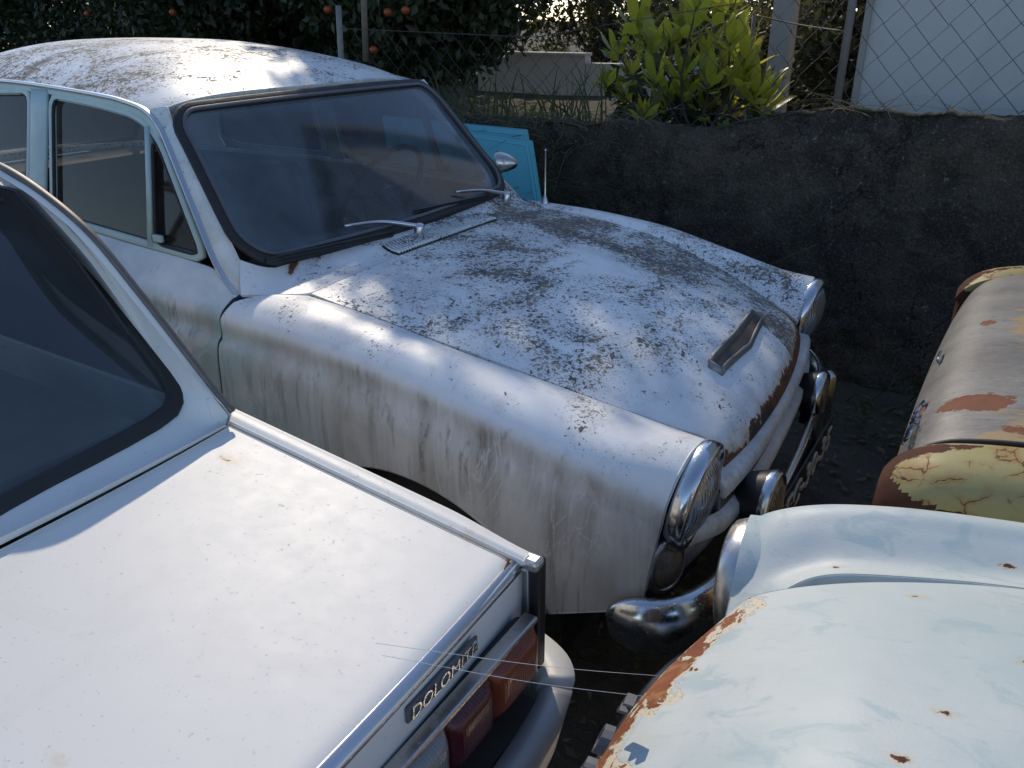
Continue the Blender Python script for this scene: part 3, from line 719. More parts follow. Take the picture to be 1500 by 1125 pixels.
# ---- windscreen: rubber seal with bright bead, glass
def ws_loop(inset, n=160, lift=0, cr=.088):
    zb, zt = WZ0+inset, WZ1-inset; c = []
    r = cr-inset*.6
    def hw(z): return ws_half(z)-inset
    pts = []
    for sg, zc, a0 in ((1, zb+r, -90), (1, zt-r, 0), (-1, zt-r, 90), (-1, zb+r, 180)):
        for t in np.linspace(0, 90, 10):
            a = radians(a0+t); cy = sg*(hw(zc)-r); pts.append((cy+r*cos(a)*(1.0 if sg > 0 else 1.0), zc+r*sin(a)))
    pts = resample(np.array(pts), n, True)
    # top and bottom edges bow a little
    return np.array([(ws_x(y, z)+lift*.66, y, z+lift*.75-.010*(y/.6)**2*smooth01(z, 1.2, 1.35)+.010*(y/.6)**2*(1-smooth01(z, .95, 1.1))) for y, z in pts])
WN = np.array([.66, 0, .75])
seal = sweep('windscreen_seal', ws_loop(.012, lift=.004), rrect(.034, .020, .008), RUBBER, CB, up=WN, closed=True)
sweep('seal_bead', ws_loop(.021, lift=.014), rrect(.011, .006, .002), RUBBER_GREY, seal, up=WN, closed=True)
def glass_fan(name, loop, mat, parent, rings=10, pull=1.0):
    n = len(loop); c = loop.mean(0); V = []; F = []; E = []
    ctr = None
    for k in range(rings):
        t = 1-k/rings
        V.append(c+(loop-c)*t); E += [max(0, (t-.78)/.22)**2]*n
    V.append(c[None]); E.append(0)
    for k in range(rings-1):
        for i in range(n): F.append((k*n+i, k*n+(i+1) % n, (k+1)*n+(i+1) % n, (k+1)*n+i))
    for i in range(n): F.append(((rings-1)*n+i, (rings-1)*n+(i+1) % n, rings*n))
    V = np.vstack(V)
    return V, F, np.array(E)
V, F, E_ = glass_fan('', ws_loop(.020), None, None)
V[:, 0] = ws_x(V[:, 1], V[:, 2])
mesh('windscreen', V, F, WGLASS, CB, attrs={'edge': E_})
# ---- wipers
nW = np.array([.862, 0, 1.]); dW = .862*-.555+.958
for piv, elbow, tip, b0_, b1_ in (((614, 331), (560, 325), (505, 331), (575, 343), (390, 383)), ((742, 284), (708, 279), (668, 281), (715, 288), (606, 312))):
    P3 = [onz(piv, .966)]+[onp(p, nW, dW+d) for p, d in ((elbow, .042), (tip, .034))]
    wp = tube('wiper', catmull(np.array(P3), 6), .0052, ALU, CB, 8, up=nW, scale=np.linspace(1.35, .8, 13))
    B = np.array([onp(p, nW, dW+d) for p, d in ((b0_, .024), (lerp(np.array(b0_), np.array(b1_), .5), .026), (b1_, .018))])
    sweep('blade', catmull(B, 6), rrect(.012, .016, .003, 1), RUBBER, wp, up=nW)
    sweep('blade_spine', catmull(B+np.array([.006, 0, .009]), 6), rrect(.006, .004, .001, 1), BLACK, wp, up=nW)
    lathe('pivot', [(.016, -.02), (.016, .012), (.010, .020), (0, .021)], P3[0]+np.array([.0, 0, -.012]), (.25, 0, 1), ALU, wp, 16)
# ---- screen pillars, roof, drip rails
G = np.array([(-.556, .694, .905), (-.642, .675, .971), (-.755, .637, 1.112), (-.859, .602, 1.249), (-.905, .588, 1.298), (-.967, .578, 1.334), (-1.06, .572, 1.352), (-1.169, .569, 1.363), (-1.47, .564, 1.379), (-1.706, .563, 1.385), (-2.0, .563, 1.378), (-2.25, .568, 1.345), (-2.45, .59, 1.25), (-2.62, .625, 1.10), (-2.74, .65, .985)])
Gs = catmull(G, 8)
for sgn in (-1, 1):
    m_ = np.array([1, sgn, 1])
    z = np.linspace(.985, 1.346, 34); we = np.array([(ws_x(ws_half(q)-.003, q), ws_half(q)-.003, q) for q in z])
    ge = resample(catmull(G[:6], 8), 34)
    P = np.array([[lerp(a, b, t)+np.array([.55, .55, .2])*.010*sin(pi*t) for t in np.linspace(0, 1, 8)] for a, b in zip(we, ge)])*m_
    panel('screen_pillar', P, PAINT, CB, (-1.2, 0, 1.1), .015, .002, {'lich': np.linspace(.0, .35, 34)[:, None]*np.ones((1, 8)), 'rust': np.linspace(.32, .05, 34)[:, None]*np.ones((1, 8)), 'aqua': .4})
    gp = Gs*m_; gp[:, 1] += sgn*.004
    sweep('drip_rail', gp, rrect(.016, .011, .004), ALU if sgn < 0 else CHROME_OLD, CB)
rx = np.r_[np.linspace(-.935, -1.2, 26), np.linspace(-1.22, -2.47, 44)]
def roof():
    gy = pchip(-G[3:13, 0], G[3:13, 1], -rx); gz = pchip(-G[3:13, 0], G[3:13, 2], -rx)
    zc = pchip(-np.array([-.93, -1.0, -1.1, -1.3, -1.6, -1.9, -2.2, -2.35, -2.47]), [1.364, 1.396, 1.430, 1.468, 1.492, 1.494, 1.455, 1.405, 1.34], -rx)
    ex = np.interp(-rx, [.93, 1.2, 1.5], [5, 3.4, 3.0]); P = []
    for x, y, z, c, e in zip(rx, gy, gz, zc, ex):
        row = []
        for s in np.linspace(-1, 1, 71):
            A = abs(s); ff = np.interp(-x, [.935, 1.1], [1, 0])
            row.append((x-.028*ff*A**2+.030*ff*(1-A**2), s*(y-.002), z+(c-z)*(1-A**e)))
        P.append(row)
    return np.array(P)
RP = roof(); RS = np.broadcast_to(np.linspace(-1, 1, 71), RP.shape[:2])
e0 = edge_dist(RP)[0]
panel('roof', RP, PAINT, CB, (-1.5, 0, 1.0), .02, .002, {'lich': np.clip(.66-.35*smooth01(RP[..., 0], -1.25, -.95)+.2*np.abs(RS), 0, 1), 'rust': .22*np.exp(-e0/.02)})
panel('headlining', RP[2:-3, 3:-3]-np.array([0, 0, .03]), HEADL, CB, (-1.5, 0, 2), .004, .001)
# ---- doors and rear quarters below the waist
DX = [-3.3, -2.4, -1.45, -1.0, -.70, -.62, -.555]
DT = np.array([
 [(.640,.930),(.660,.925),(.700,.905),(.735,.870),(.738,.800),(.755,.70),(.755,.52),(.70,.36)],
 [(.660,.990),(.685,.972),(.725,.935),(.755,.890),(.752,.820),(.785,.745),(.79,.52),(.745,.275)],
 [(.668,1.000),(.690,.978),(.725,.935),(.758,.890),(.757,.826),(.787,.765),(.79,.52),(.745,.275)],
 [(.673,.980),(.692,.962),(.725,.925),(.759,.884),(.761,.828),(.787,.772),(.79,.52),(.745,.275)],
 [(.676,.966),(.692,.952),(.724,.920),(.759,.880),(.763,.828),(.786,.774),(.79,.52),(.745,.275)],
 [(.680,.952),(.695,.940),(.723,.912),(.759,.876),(.764,.826),(.786,.773),(.79,.52),(.745,.275)],
 [(.694,.908),(.706,.905),(.723,.900),(.759,.873),(.764,.825),(.786,.772),(.79,.52),(.745,.275)]])
def side_grid(xa, xb, nu, arch=None, sgn=-1, per=8):
    S = np.linspace(0, 7, 7*per+1); x = np.linspace(xa, xb, nu); c = pchip(DX, DT.reshape(7, -1), x).reshape(nu, 8, 2)
    if arch:
        zb = np.where(np.abs(x-arch) < .37, .30+.29*np.sqrt(np.clip(1-((x-arch)/.37)**2, 0, 1)), c[:, 7, 1]); inn = np.abs(x-arch) < .37
        c[:, 7, 0] = np.where(inn, .785, c[:, 7, 0]); c[:, 7, 1] = zb; c[:, 6, 1] = np.where(inn, lerp(c[:, 5, 1], zb, .5), c[:, 6, 1])
    P = np.array([np.c_[np.full(len(S), x[i]), catmull_at(c[i], S)] for i in range(nu)]); P[..., 1] *= sgn
    return P, np.broadcast_to(S, P.shape[:2])
for sgn in (-1, 1):
    P, S = side_grid(-.558, -1.448, 60, None, sgn)
    a0 = edge_dist(P)[0]
    at = {'grime': smooth01(S, 2.2, 3.6)*.75, 'aqua': .35+.65*smooth01(S, 2.2, 3.4), 'moss': .9*np.exp(-((S-3.5)/.6)**2), 'lich': .10*(1-smooth01(S, 1.5, 2.5)), 'rust': .22*np.exp(-a0/.015)}
    panel('front_door', P, PAINT, CB, CREF, .02, .003, at)
    P, S = side_grid(-1.457, -3.3, 110, -2.47, sgn)
    panel('rear_quarter', P, PAINT, CB, (-2.4, 0, .5), .02, .003, {'grime': smooth01(S, 2.2, 3.6)*.7, 'aqua': .35+.6*smooth01(S, 2.2, 3.4), 'lich': .12*(1-smooth01(S, 1.5, 2.5))})
# ---- dark fillers added as painted shade deep in the shut lines
hx = np.linspace(-.40, .60, 40)
for sgn in (-1, 1):
    tube('bonnet_shut_line', warp(np.array([(x, sgn*(YG(x)), ZG(x)-.008) for x in hx])), .0058, RUBBER, CB, 6)
    c = DT[-1]; q = catmull_at(c, np.linspace(.2, 6.8, 40)); tube('door_shut_line', np.c_[np.full(40, -.5552), sgn*(q[:, 0]-.006), q[:, 1]], .0062, RUBBER, CB, 6, up=(1, 0, 0))
    c = pchip(DX, DT.reshape(7, -1), np.array([-1.4525])).reshape(8, 2); q = catmull_at(c, np.linspace(.2, 6.8, 40)); tube('door_shut_line', np.c_[np.full(40, -1.4525), sgn*(q[:, 0]-.006), q[:, 1]], .0062, RUBBER, CB, 6, up=(1, 0, 0))
tube('scuttle_shut_line', np.array([(-.3985+p[0]+.397, p[1]*sg, p[2]-.009) for sg, A_ in ((-1, np.linspace(1, 0, 25)), (1, np.linspace(0.04, 1, 25))) for p in catmull_at(np.array([(-.397, 0, .931), (-.398, .25, .930), (-.402, .45, .922), (-.407, .575, .913), (-.46, .632, .914), (-.552, .690, .910)]), A_*5)]), .0058, RUBBER, CB, 6, up=(0, 0, 1))
# ---- side windows
def side_y(z, off=0): return .675-.27*(z-.97)-off
FG = [(-.700, .978), (-.915, .986), (-1.405, 1.010), (-1.427, 1.352), (-1.20, 1.338), (-1.04, 1.321), (-.965, 1.297), (-.905, 1.255)]
RG = [(-1.54, 1.014), (-2.10, 1.012), (-2.20, 1.05), (-2.12, 1.25), (-2.02, 1.340), (-1.54, 1.360)]
def side_loop(pts, sgn, off=0, n=90):
    q = np.array(pts); rr = []
    for i in range(len(q)):
        a, b, c = q[i-1], q[i], q[(i+1) % len(q)]
        for t in (0, .33, .66, 1.):
            k = .035; p0 = b+_n(a-b)*min(k, np.linalg.norm(a-b)*.45); p1 = b+_n(c-b)*min(k, np.linalg.norm(c-b)*.45)
            rr.append((1-t)**2*p0+2*t*(1-t)*b+t*t*p1)
    q = resample(np.array(rr), n, True); return np.array([(x, sgn*side_y(z, off), z) for x, z in q])
for sgn in (-1, 1):
    SN = np.array([0, sgn, .27])
    for pts, nm in ((FG, 'door_window'), (RG, 'rear_side_window')):
        fr = sweep(nm, side_loop(pts, sgn, .006), rrect(.022, .016, .005), AQUA_IN, CB, up=SN, closed=True)
        L = side_loop(pts, sgn, .014); V, F, E_ = glass_fan('', L, None, None, 6); mesh('pane', V, F, SGLASS, fr, attrs={'edge': E_*.7})
        sweep('glazing_rubber', side_loop([(lerp(x, -1.15 if nm[0] == 'd' else -1.85, .03), lerp(z, 1.16, .03)) for x, z in pts], sgn, .004), rrect(.008, .012, .003, 1), RUBBER, fr, up=SN, closed=True)
        if nm[0] == 'd':
            q = np.array([(-.922, sgn*side_y(.985, .002), .985), (-.940, sgn*side_y(1.15, .002), 1.15), (-.958, sgn*side_y(1.292, .002), 1.292)])
            sweep('quarter_light_bar', q, rrect(.020, .018, .004), AQUA_IN, fr, up=(-1, 0, 0))
            # quarter light bright frame, catch and the run of the front upright
            q = np.array([(-.712, .984), (-.905, .992), (-.935, 1.22), (-.905, 1.24)]); L2 = side_loop([(-.716, .986), (-.905, .994), (-.938, 1.262), (-.912, 1.246)], sgn, .001, 60)
            sweep('quarter_light_frame', L2, rrect(.008, .010, .002, 1), RUBBER, fr, up=SN, closed=True)
            box('window_catch', (-.885, sgn*side_y(1.01, -.006), 1.012), (.035, .014, .02), AQUA_IN, fr, bev=.004)
    q = np.array([(-1.482, sgn*side_y(z, .0), z) for z in np.linspace(.995, 1.368, 8)])
    sweep('centre_pillar', q, rrect(.085, .012, .004), AQUA_IN, CB, up=SN)
    # upper door frame strip between the glass and the drip rail
    q = np.array([(x, sgn*side_y(z, .004), z) for x, z in ((-.900, 1.268), (-.965, 1.316), (-1.06, 1.339), (-1.2, 1.352), (-1.46, 1.368), (-1.75, 1.372), (-2.02, 1.358))]); sweep('door_top_frame', catmull(q, 6), rrect(.012, .026, .004), AQUA_IN, CB, up=(0, -sgn*.27, 1))
    # rear pillar
    A = resample(np.array([(-2.03, side_y(1.352), 1.352), (-2.14, side_y(1.25), 1.25), (-2.22, side_y(1.06), 1.06), (-2.20, .664, 1.0)]), 20); B = resample(np.array([(-2.46, .575, 1.25), (-2.62, .61, 1.10), (-2.74, .635, .985)]), 20)
    panel('rear_pillar', np.array([[lerp(a, b, t)*np.array([1, sgn, 1]) for t in np.linspace(0, 1, 8)] for a, b in zip(A, B)]), PAINT, CB, (-1.8, 0, 1.1), .012, .002)
# ---- rear glass, boot deck and tail
Lr = np.array([(-2.50, -.50, 1.31), (-2.50, .50, 1.31), (-2.82, .60, 1.0), (-2.82, -.60, 1.0)]); Lr = resample(Lr, 60, True)
sr = sweep('rear_window', Lr, rrect(.03, .02, .006), RUBBER, CB, up=(-.7, 0, .7), closed=True); V, F, E_ = glass_fan('', Lr, None, None, 6); mesh('pane', V, F, SGLASS, sr, attrs={'edge': E_})
P = np.array([[(x, s*lerp(.655, .625, t), z+.03*(1-s*s)) for s in np.linspace(-1, 1, 21)] for t, (x, z) in zip(np.linspace(0, 1, 12), catmull(np.array([(-2.78, .985), (-2.95, .975), (-3.15, .95), (-3.30, .92)]), 4)[:12])])
panel('boot_lid', P, PAINT, CB, (-2.9, 0, .5), .02, .003, {'lich': .6})
P = np.array([[(-3.30-.02*sin(pi*t), s*.70, lerp(.90, .36, t)) for s in np.linspace(-1, 1, 15)] for t in np.linspace(0, 1, 8)])
panel('tail_panel', P, PAINT, CB, (-2.9, 0, .6), .02, .003, {'grime': .5})
# ---- cabin
box('cabin_floor', (-1.6, 0, .30), (2.3, 1.40, .05), CARPET, CB); box('bulkhead', (-.62, 0, .60), (.04, 1.36, .58), DASH, CB)
dp = np.array([(-.60, y, .925-.02*(abs(y)/.6)**2) for y in np.linspace(-.60, .60, 15)]); prof = np.array([(-.02, .012), (-.10, .016), (-.17, .005), (-.20, -.03), (-.19, -.10), (-.16, -.17), (-.02, -.18)])
sweep('dashboard', dp, prof, DASH, CB)
def seat(name, x, y, w, hb, mat):
    s = box(name, (x, y, .50), (.50, w, .16), mat, CB, bev=.05, R=roty(-.12)); box('backrest', (x-.27, y, .50+hb/2), (.14, w, hb), mat, s, bev=.05, R=roty(-.26)); return s
seat('front_seat', -1.35, -.33, .52, .50, SEAT); seat('front_seat', -1.35, .33, .52, .50, SEAT); seat('rear_seat', -2.12, 0, 1.20, .50, SEAT)
box('rear_shelf', (-2.62, 0, .96), (.38, 1.16, .02), SHELF, CB)
sc0 = np.array([-.955, .34, .955]); sa = _n(np.array([-.86, 0, .52]))
t = np.linspace(0, 2*pi, 48, endpoint=False); e1 = np.array([0, 1., 0]); e2 = np.cross(sa, e1)
sw = tube('steering_wheel', sc0+.205*(np.outer(np.cos(t), e1)+np.outer(np.sin(t), e2)), .011, BLACK, CB, 8, up=sa, closed=True)
for a in (.0, pi): tube('spoke', np.array([sc0, sc0+.20*(cos(a)*e1-.12*e2)]), .009, BLACK, sw, 6, up=sa)
lathe('horn_push', [(.045, -.02), (.045, .005), (.03, .015), (0, .017)], sc0, sa, CHROME_OLD, sw, 20); tube('steering_column', np.array([sc0, sc0-sa*.45]), .022, BLACK, CB, 10, up=e1)
# ---- aerial, wing mirror
ab = np.array([-.432, .664, .918])
ae = lathe('aerial', [(.016, -.004), (.014, .006), (.006, .024), (.004, .03), (.003, .19), (.0045, .195), (0, .198)], ab, (0, 0, 1), CHROME_OLD, CB, 12)
mc = np.array([-.70, .765, 1.030]); mr = lathe('door_mirror', [(0, -.075), (.018, -.065), (.036, -.035), (.046, .0), (.049, .012), (.046, .016)], mc, _n(np.array([-.92, -.34, .05])), CHROME_OLD, CB, 24, (1, .92))
lathe('mirror_glass', [(.045, .012), (0, .013)], mc, _n(np.array([-.92, -.34, .05])), REFL, mr, 20); tube('stalk', np.array([mc+[.0, 0, -.03], mc+[.02, -.04, -.07], mc+[.02, -.08, -.10]]), .009, BLACK, mr, 8, up=(1, 0, 0))

# ================================================================== the white car at the left, tail towards us
DC = -1.95
def mir(P):
    P = np.array(P, float); P[..., 1] = 2*DC-P[..., 1]; return P
DB = thing('boot_ended_car', (-.9, DC, 0), 'clean white car at lower left, its flat boot lid and rear window nearest to us', 'car')
DREF = (-.3, DC, .5)
dz = lambda x, y: .9187-.097*x+.008*(1-((y-DC)/.74)**2)
# ---- boot lid
ys = np.linspace(-.742, .742, 61); P = []
for t in np.r_[np.linspace(0, .95, 40), .97, .985, .995, 1.0]:
    row = []
    for d in ys:
        xf = .052-.034*(abs(d)/.742)**3; xr = .622-.026*(d/.742)**2; x = lerp(xf, xr, t); y = DC+d*(1-.004*t)
        row.append((x, y, dz(x, y)-.004*max(0, (t-.97)/.03)**2))
    P.append(row)
P = np.array(P); a0, a1, b0, b1 = edge_dist(P)
rust = .52*np.exp(-((P[..., 0]-.10)/.04)**2-((P[..., 1]+1.28)/.035)**2)+.40*np.exp(-((P[..., 0]-.40)/.04)**2-((P[..., 1]+1.75)/.03)**2)+.40*np.exp(-a1/.006)+.34*np.exp(-b1/.008)*smooth01(P[..., 0], .40, .5)
panel('boot_lid', P, DPAINT, DB, DREF, .022, .003, {'rust': rust})
# bright capping along the lid's tail edge
tp = np.array([(.627-.024*(d/.742)**2, DC+d, dz(.63, DC+d)-.014) for d in np.linspace(-.752, .752, 61)])
cap = sweep('tail_capping', tp, np.array([(-.011, .0115), (-.009, .0128), (-.005, .0122), (.004, .0045), (.006, .001), (.006, -.004), (.002, -.006), (-.009, -.003)]), ALU, DB)
# ---- rear wings (top edge, shoulder, flank) with wheel arch
def dwing(side):
    xs = np.linspace(-1.75, .612, 120); P = []
    for x in xs:
        z0 = float(np.interp(x, [-1.75, -.25, 0, .612], [.955, .948, .925, .861])); end = smooth01(x, .45, .612)*.012
        ar = .30+.30*sqrt(max(0, 1-((x+.20)/.35)**2)) if abs(x+.20) < .35 else .27
        ct = np.array([(-1.199, z0-.003), (-1.186-end*.4, z0), (-1.170-end*.9, z0-.002), (-1.161-end, z0-.012), (-1.157-end, z0-.08), (-1.155-end, z0-.25), (-1.157-end, max(lerp(z0-.25, ar, .5), .42)), (-1.17-end, ar)])
        P.append([(x, y, z) for y, z in catmull_at(ct, np.linspace(0, 7, 50))])
    P = np.array(P); P = P if side > 0 else mir(P)
    g = smooth01(P[..., 2], .62, .35)*.9
    return panel('rear_wing', P, DPAINT, DB, DREF, .02, .003, {'grime': g, 'rust': .36*np.exp(-((P[..., 0]-.52)/.06)**2)*(P[..., 2] > .84)})
for s in (1, -1):
    dwing(s); wheel(DB, (-.20, DC+s*.66, .28), s, .28)
    th = np.linspace(-.1, pi+.1, 20); hs = np.array([(-.20+.37*cos(a), DC+s*yy, .29+.325*sin(a)) for yy in (.775, .5) for a in th]).reshape(2, 20, 3); gridmesh('wheel_house', hs, UNDER, DB)
    box('corner_moulding', (.622, DC+s*.771, .755), (.020, .026, .20), BLACK, DB, bev=.006)
    box('capping_end', (.618, DC+s*.764, .851), (.030, .026, .018), CHROME_OLD, DB, bev=.006)
# dark block added under the lid so that its gap reads as shade
box('boot_gap_shade', (.30, DC, .80), (.58, 1.44, .10), UNDER, DB, bev=0)
# ---- tail panel
P = np.array([[(.622-.012*t-.020*(d/.76)**4, DC+d, lerp(.850, .42, t)) for d in np.linspace(-.765, .765, 41)] for t in np.linspace(0, 1, 14)])
panel('tail_panel', P, DPAINT, DB, DREF, .01, .003, {'grime': np.linspace(.15, .8, 14)[:, None]*np.ones((1, 41)), 'rust': .1})
# badge: pressed metal strip with raised letters
bd = box('name_badge', (.621, DC+.545, .818), (.004, .145, .024), RUBBER_GREY, DB, bev=.001)
V, F = text_geo('DOLOMITE', .026, .003, .15); V[:, 0] -= (V[:, 0].max()+V[:, 0].min())/2; V[:, 0] *= .135/np.ptp(V[:, 0])
mesh('badge_letters', np.c_[.6245+V[:, 2], V[:, 0]+DC+.545, V[:, 1]+.8095], F, CHROME, bd, smooth=False)
# ---- tail lamps: grey housing, amber, red and reversing lenses
for s in (1, -1):
    hz_ = .728
    lamp = box('tail_lamp', (.622, DC+s*.565, hz_), (.030, .345, .096), BLACK, DB, bev=.010)
    box('lamp_trim', (.632, DC+s*.565, hz_+.049), (.022, .350, .010), CHROME_OLD, lamp, bev=.003)
    for nm, d0, d1, mt in (('indicator_lens', .618, .735, AMBER), ('tail_lens', .522, .616, RED), ('reversing_lens', .396, .520, GREYLENS)):
        Q = np.array([[(.638+.018*(1-((2*b-1))**6)*(1-abs(2*a-1)**8), DC+s*lerp(d0, d1, a), lerp(hz_-.043, hz_+.042, b)) for b in np.linspace(0, 1, 13)] for a in np.linspace(0, 1, 15)])
        panel(nm, Q, mt, lamp, (.5, DC+s*.56, hz_), .02, .002)
# ---- rear bumper
bpth = catmull(np.array([(.28, .800), (.50, .806), (.60, .795), (.650, .755), (.668, .66), (.676, .45), (.680, 0), (.676, -.45), (.668, -.66), (.650, -.755), (.60, -.795), (.50, -.806), (.28, -.800)]), 7)
prof = np.array([(-.040, .046), (-.005, .048), (.008, .042), (.015, .028), (.022, -.03), (.016, -.052), (-.02, -.056)])
bpp = np.c_[bpth[:, 0], DC+bpth[:, 1], np.full(len(bpth), .605)]
bb = sweep('rear_bumper', bpp[22:-22], prof, simple('dull_grey_bumper', (.30, .30, .295), .45, .35, var=.3, scale=14), DB)
DCAP = simple('ivory_bumper_cap', (.60, .58, .53), .45, var=.12, scale=25)
for q in (bpp[:22][::-1], bpp[-22:]):
    o_ = sweep('bumper_end_cap', q if q is not bpp[-22:] else q, (prof*1.06) if q[0, 1] < DC else (prof*1.06)*np.array([-1, 1]), DCAP, bb)
box('bumper_shelf', (.63, DC, .642), (.06, 1.44, .006), UNDER, bb, bev=0)
# ---- rear window, scuttle panel, pillars, roof
gn_ = np.array([.34, 0, .36]); gd = gn_@np.array([-.05, 0, .95]); gu = _n(gn_)
half = np.array([onp(p, gn_, gd) for p in ((0, 745), (60, 711), (120, 680), (180, 648), (225, 622), (248, 604), (256, 588), (254, 570), (240, 546), (200, 492), (150, 428), (100, 368), (62, 326), (36, 303))])
half = half[half[:, 1] > DC+.36]
top = half[-1]; tz = top[2]
pt = lambda z, d: np.array([-.05-(z-.95)*.36/.34, DC+d, z])
bot_z = half[0][2]
full = [pt(bot_z-.012, 0)]+[pt(bot_z-.012*(1-(d/.36)**2), d) for d in (.18,)]+list(half)+[pt(tz+.018, top[1]-DC-.018), pt(tz+.026, top[1]-DC-.05), pt(tz+.032, .25), pt(tz+.034, 0)]
full = np.array(full); loop = resample(np.vstack([full, mir(full[1:-1])[::-1]]), 180, True)
dseal = sweep('rear_window_seal', loop+gu*.004, rrect(.030, .018, .007), RUBBER, DB, up=gu, closed=True)
cen = loop.mean(0); V, F, E_ = glass_fan('', cen+(loop-cen)*.99, None, None, 10); mesh('rear_window', V, F, DGLASS, DB, attrs={'edge': E_*.4})
hl_ = simple('demister_line', (.16, .10, .05), .5)
for z in np.linspace(1.02, 1.22, 7):
    w = .50-.12*(z-1.02)/.2; p0 = pt(z, -w)-gu*.002; p1 = pt(z, w)-gu*.002; sweep('demister_line', np.array([p0, p1]), rrect(.0016, .001, .0004, 1), hl_, dseal, up=gu)
lean = (0, 1, .17); ld = -1.20+.17*.92
gut = np.array([onp(p, lean, ld) for p in ((338, 606), (302, 562), (270, 520), (200, 430), (130, 345), (60, 285), (0, 247))])
print('dolomite gutter', gut.round(3).tolist(), 'window top', top.round(3))
gx, gyy, gz = gut[-1]
gut = np.vstack([gut, [(gx-.10, gyy-.004, gz+.012), (gx-.3, gyy-.006, gz+.02), (gx-.9, gyy-.008, gz+.018), (gx-1.5, gyy-.008, gz-.02)]])
gs = catmull(gut, 6); RAILM = simple('dull_brown_rail', (.16, .14, .13), .5, .5, var=.3)
for s in (1, -1):
    q = gs if s > 0 else mir(gs); sweep('drip_rail', q+np.array([0, s*.003, .001]), rrect(.013, .014, .004), RAILM, DB)
# pillar and scuttle as one pressing round the window: from seal outwards
hh = np.vstack([half[::-1]]); hr = resample(hh, 60)          # window right edge, top -> bottom -> along the sill to the frame edge
def outer(t):
    """outer edge of the pressing: down the drip rail, then along the lid's front edge"""
    return t
gl = resample(catmull(gut[:7][::-1], 8), 40); lidf = np.array([(.048-.034*(abs(d)/.742)**3, DC+d, dz(.03, DC+d)+.002) for d in np.linspace(.742, .30, 24)])
# split the window edge at its lower corner
kc = int(np.argmax(hr[:, 0]*0+hr[:, 1]-.25*np.abs(hr[:, 2]-.96)*4)); kc = int(np.argmin(np.linalg.norm(hr-onp((254, 590), gn_, gd), axis=1)))
wa = resample(hr[:kc+1], 30); ga = resample(gl, 30)
wb = resample(np.vstack([hr[kc:], pt(bot_z-.012, .30)]), 30); gb = resample(np.vstack([gl[-1:]*.0+np.array([.020, -1.205, .930]), lidf]), 30)
W = np.vstack([wa, wb[1:]]); O = np.vstack([ga, gb[1:]])
for s in (1, -1):
    P = np.array([[lerp(a, b, t)+gu*.008*sin(pi*t)-np.array([0, 0, .006])*sin(pi*t)**2*(i > 30) for t in np.linspace(0, 1, 10)] for i, (a, b) in enumerate(zip(W, O))])
    panel('rear_pillar', P if s > 0 else mir(P), DPAINT, DB, (-.6, DC, .9), .012, .002, {'rust': .08})
P = np.array([[lerp(np.array(pt(bot_z-.012*(1-(d/.36)**2 if abs(d) < .36 else 0), d)), np.array([.048-.034*(abs(d)/.742)**3, DC+d, dz(.03, DC+d)+.002]), t) for t in np.linspace(0, 1, 8)] for d in np.linspace(-.30, .30, 20)])
panel('rear_scuttle', P, DPAINT, DB, (-.5, DC, .8), .012, .002)
rxs = np.linspace(top[0]-.045, gx-1.5, 50); gyy2 = np.interp(-rxs, -gs[:, 0], gs[:, 1]); gz2 = np.interp(-rxs, -gs[:, 0], gs[:, 2])
zc = pchip([-gx-.1, -gx+.0, -gx+.4, -gx+1.0, -gx+1.5], [tz+.034, max(tz+.055, gz+.022), gz+.060, gz+.065, gz+.02], -rxs)
P = np.array([[(x, DC+s*(y-DC), z+(c-z)*(1-abs(s)**3)) for s in np.linspace(-1, 1, 41)] for x, y, z, c in zip(rxs, gyy2, gz2, zc)])
panel('roof', P, DPAINT, DB, (-1, DC, .9), .02, .002); panel('headlining', P[2:-2, 3:-3]-np.array([0, 0, .03]), HEADL, DB, (-1, DC, 3), .004, .001)
# ---- flanks above the waist: rear side windows
for s in (1, -1):
    pts = [(-.70, .99), (-.78, 1.28), (-1.10, 1.31), (-1.62, 1.29), (-1.66, .99)]
    L = resample(np.array([(x, DC+s*(.752-.17*(z-.92)), z) for x, z in pts]), 60, True)
    fr = sweep('side_window', L, rrect(.024, .016, .005), RUBBER, DB, up=(0, s, .17), closed=True); V, F, E_ = glass_fan('', L, None, None, 5); mesh('pane', V, F, SGLASS, fr, attrs={'edge': E_})
    A = np.array([(x, DC+s*(.752-.17*(z-.92)), z) for x, z in ((-.08, .955), (-.16, 1.10), (-.22, 1.20), (-.32, 1.30))]); B = np.array([(x, DC+s*(.752-.17*(z-.92)), z) for x, z in ((-.71, .96), (-.73, 1.1), (-.76, 1.2), (-.79, 1.31))])
    panel('quarter_panel', np.array([[lerp(a, b, t) for t in np.linspace(0, 1, 6)] for a, b in zip(resample(A, 12), resample(B, 12))]), DPAINT, DB, (-.5, DC, 1.1), .01, .002)
    panel('pillar_trim', np.array([[lerp(a, b, t)-np.array([.02, s*.025, 0]) for t in np.linspace(0, 1, 6)] for a, b in zip(resample(A, 12), resample(B, 12))]), SEATD, DB, (-.5, DC+s*3, 1.1), .004, .001)
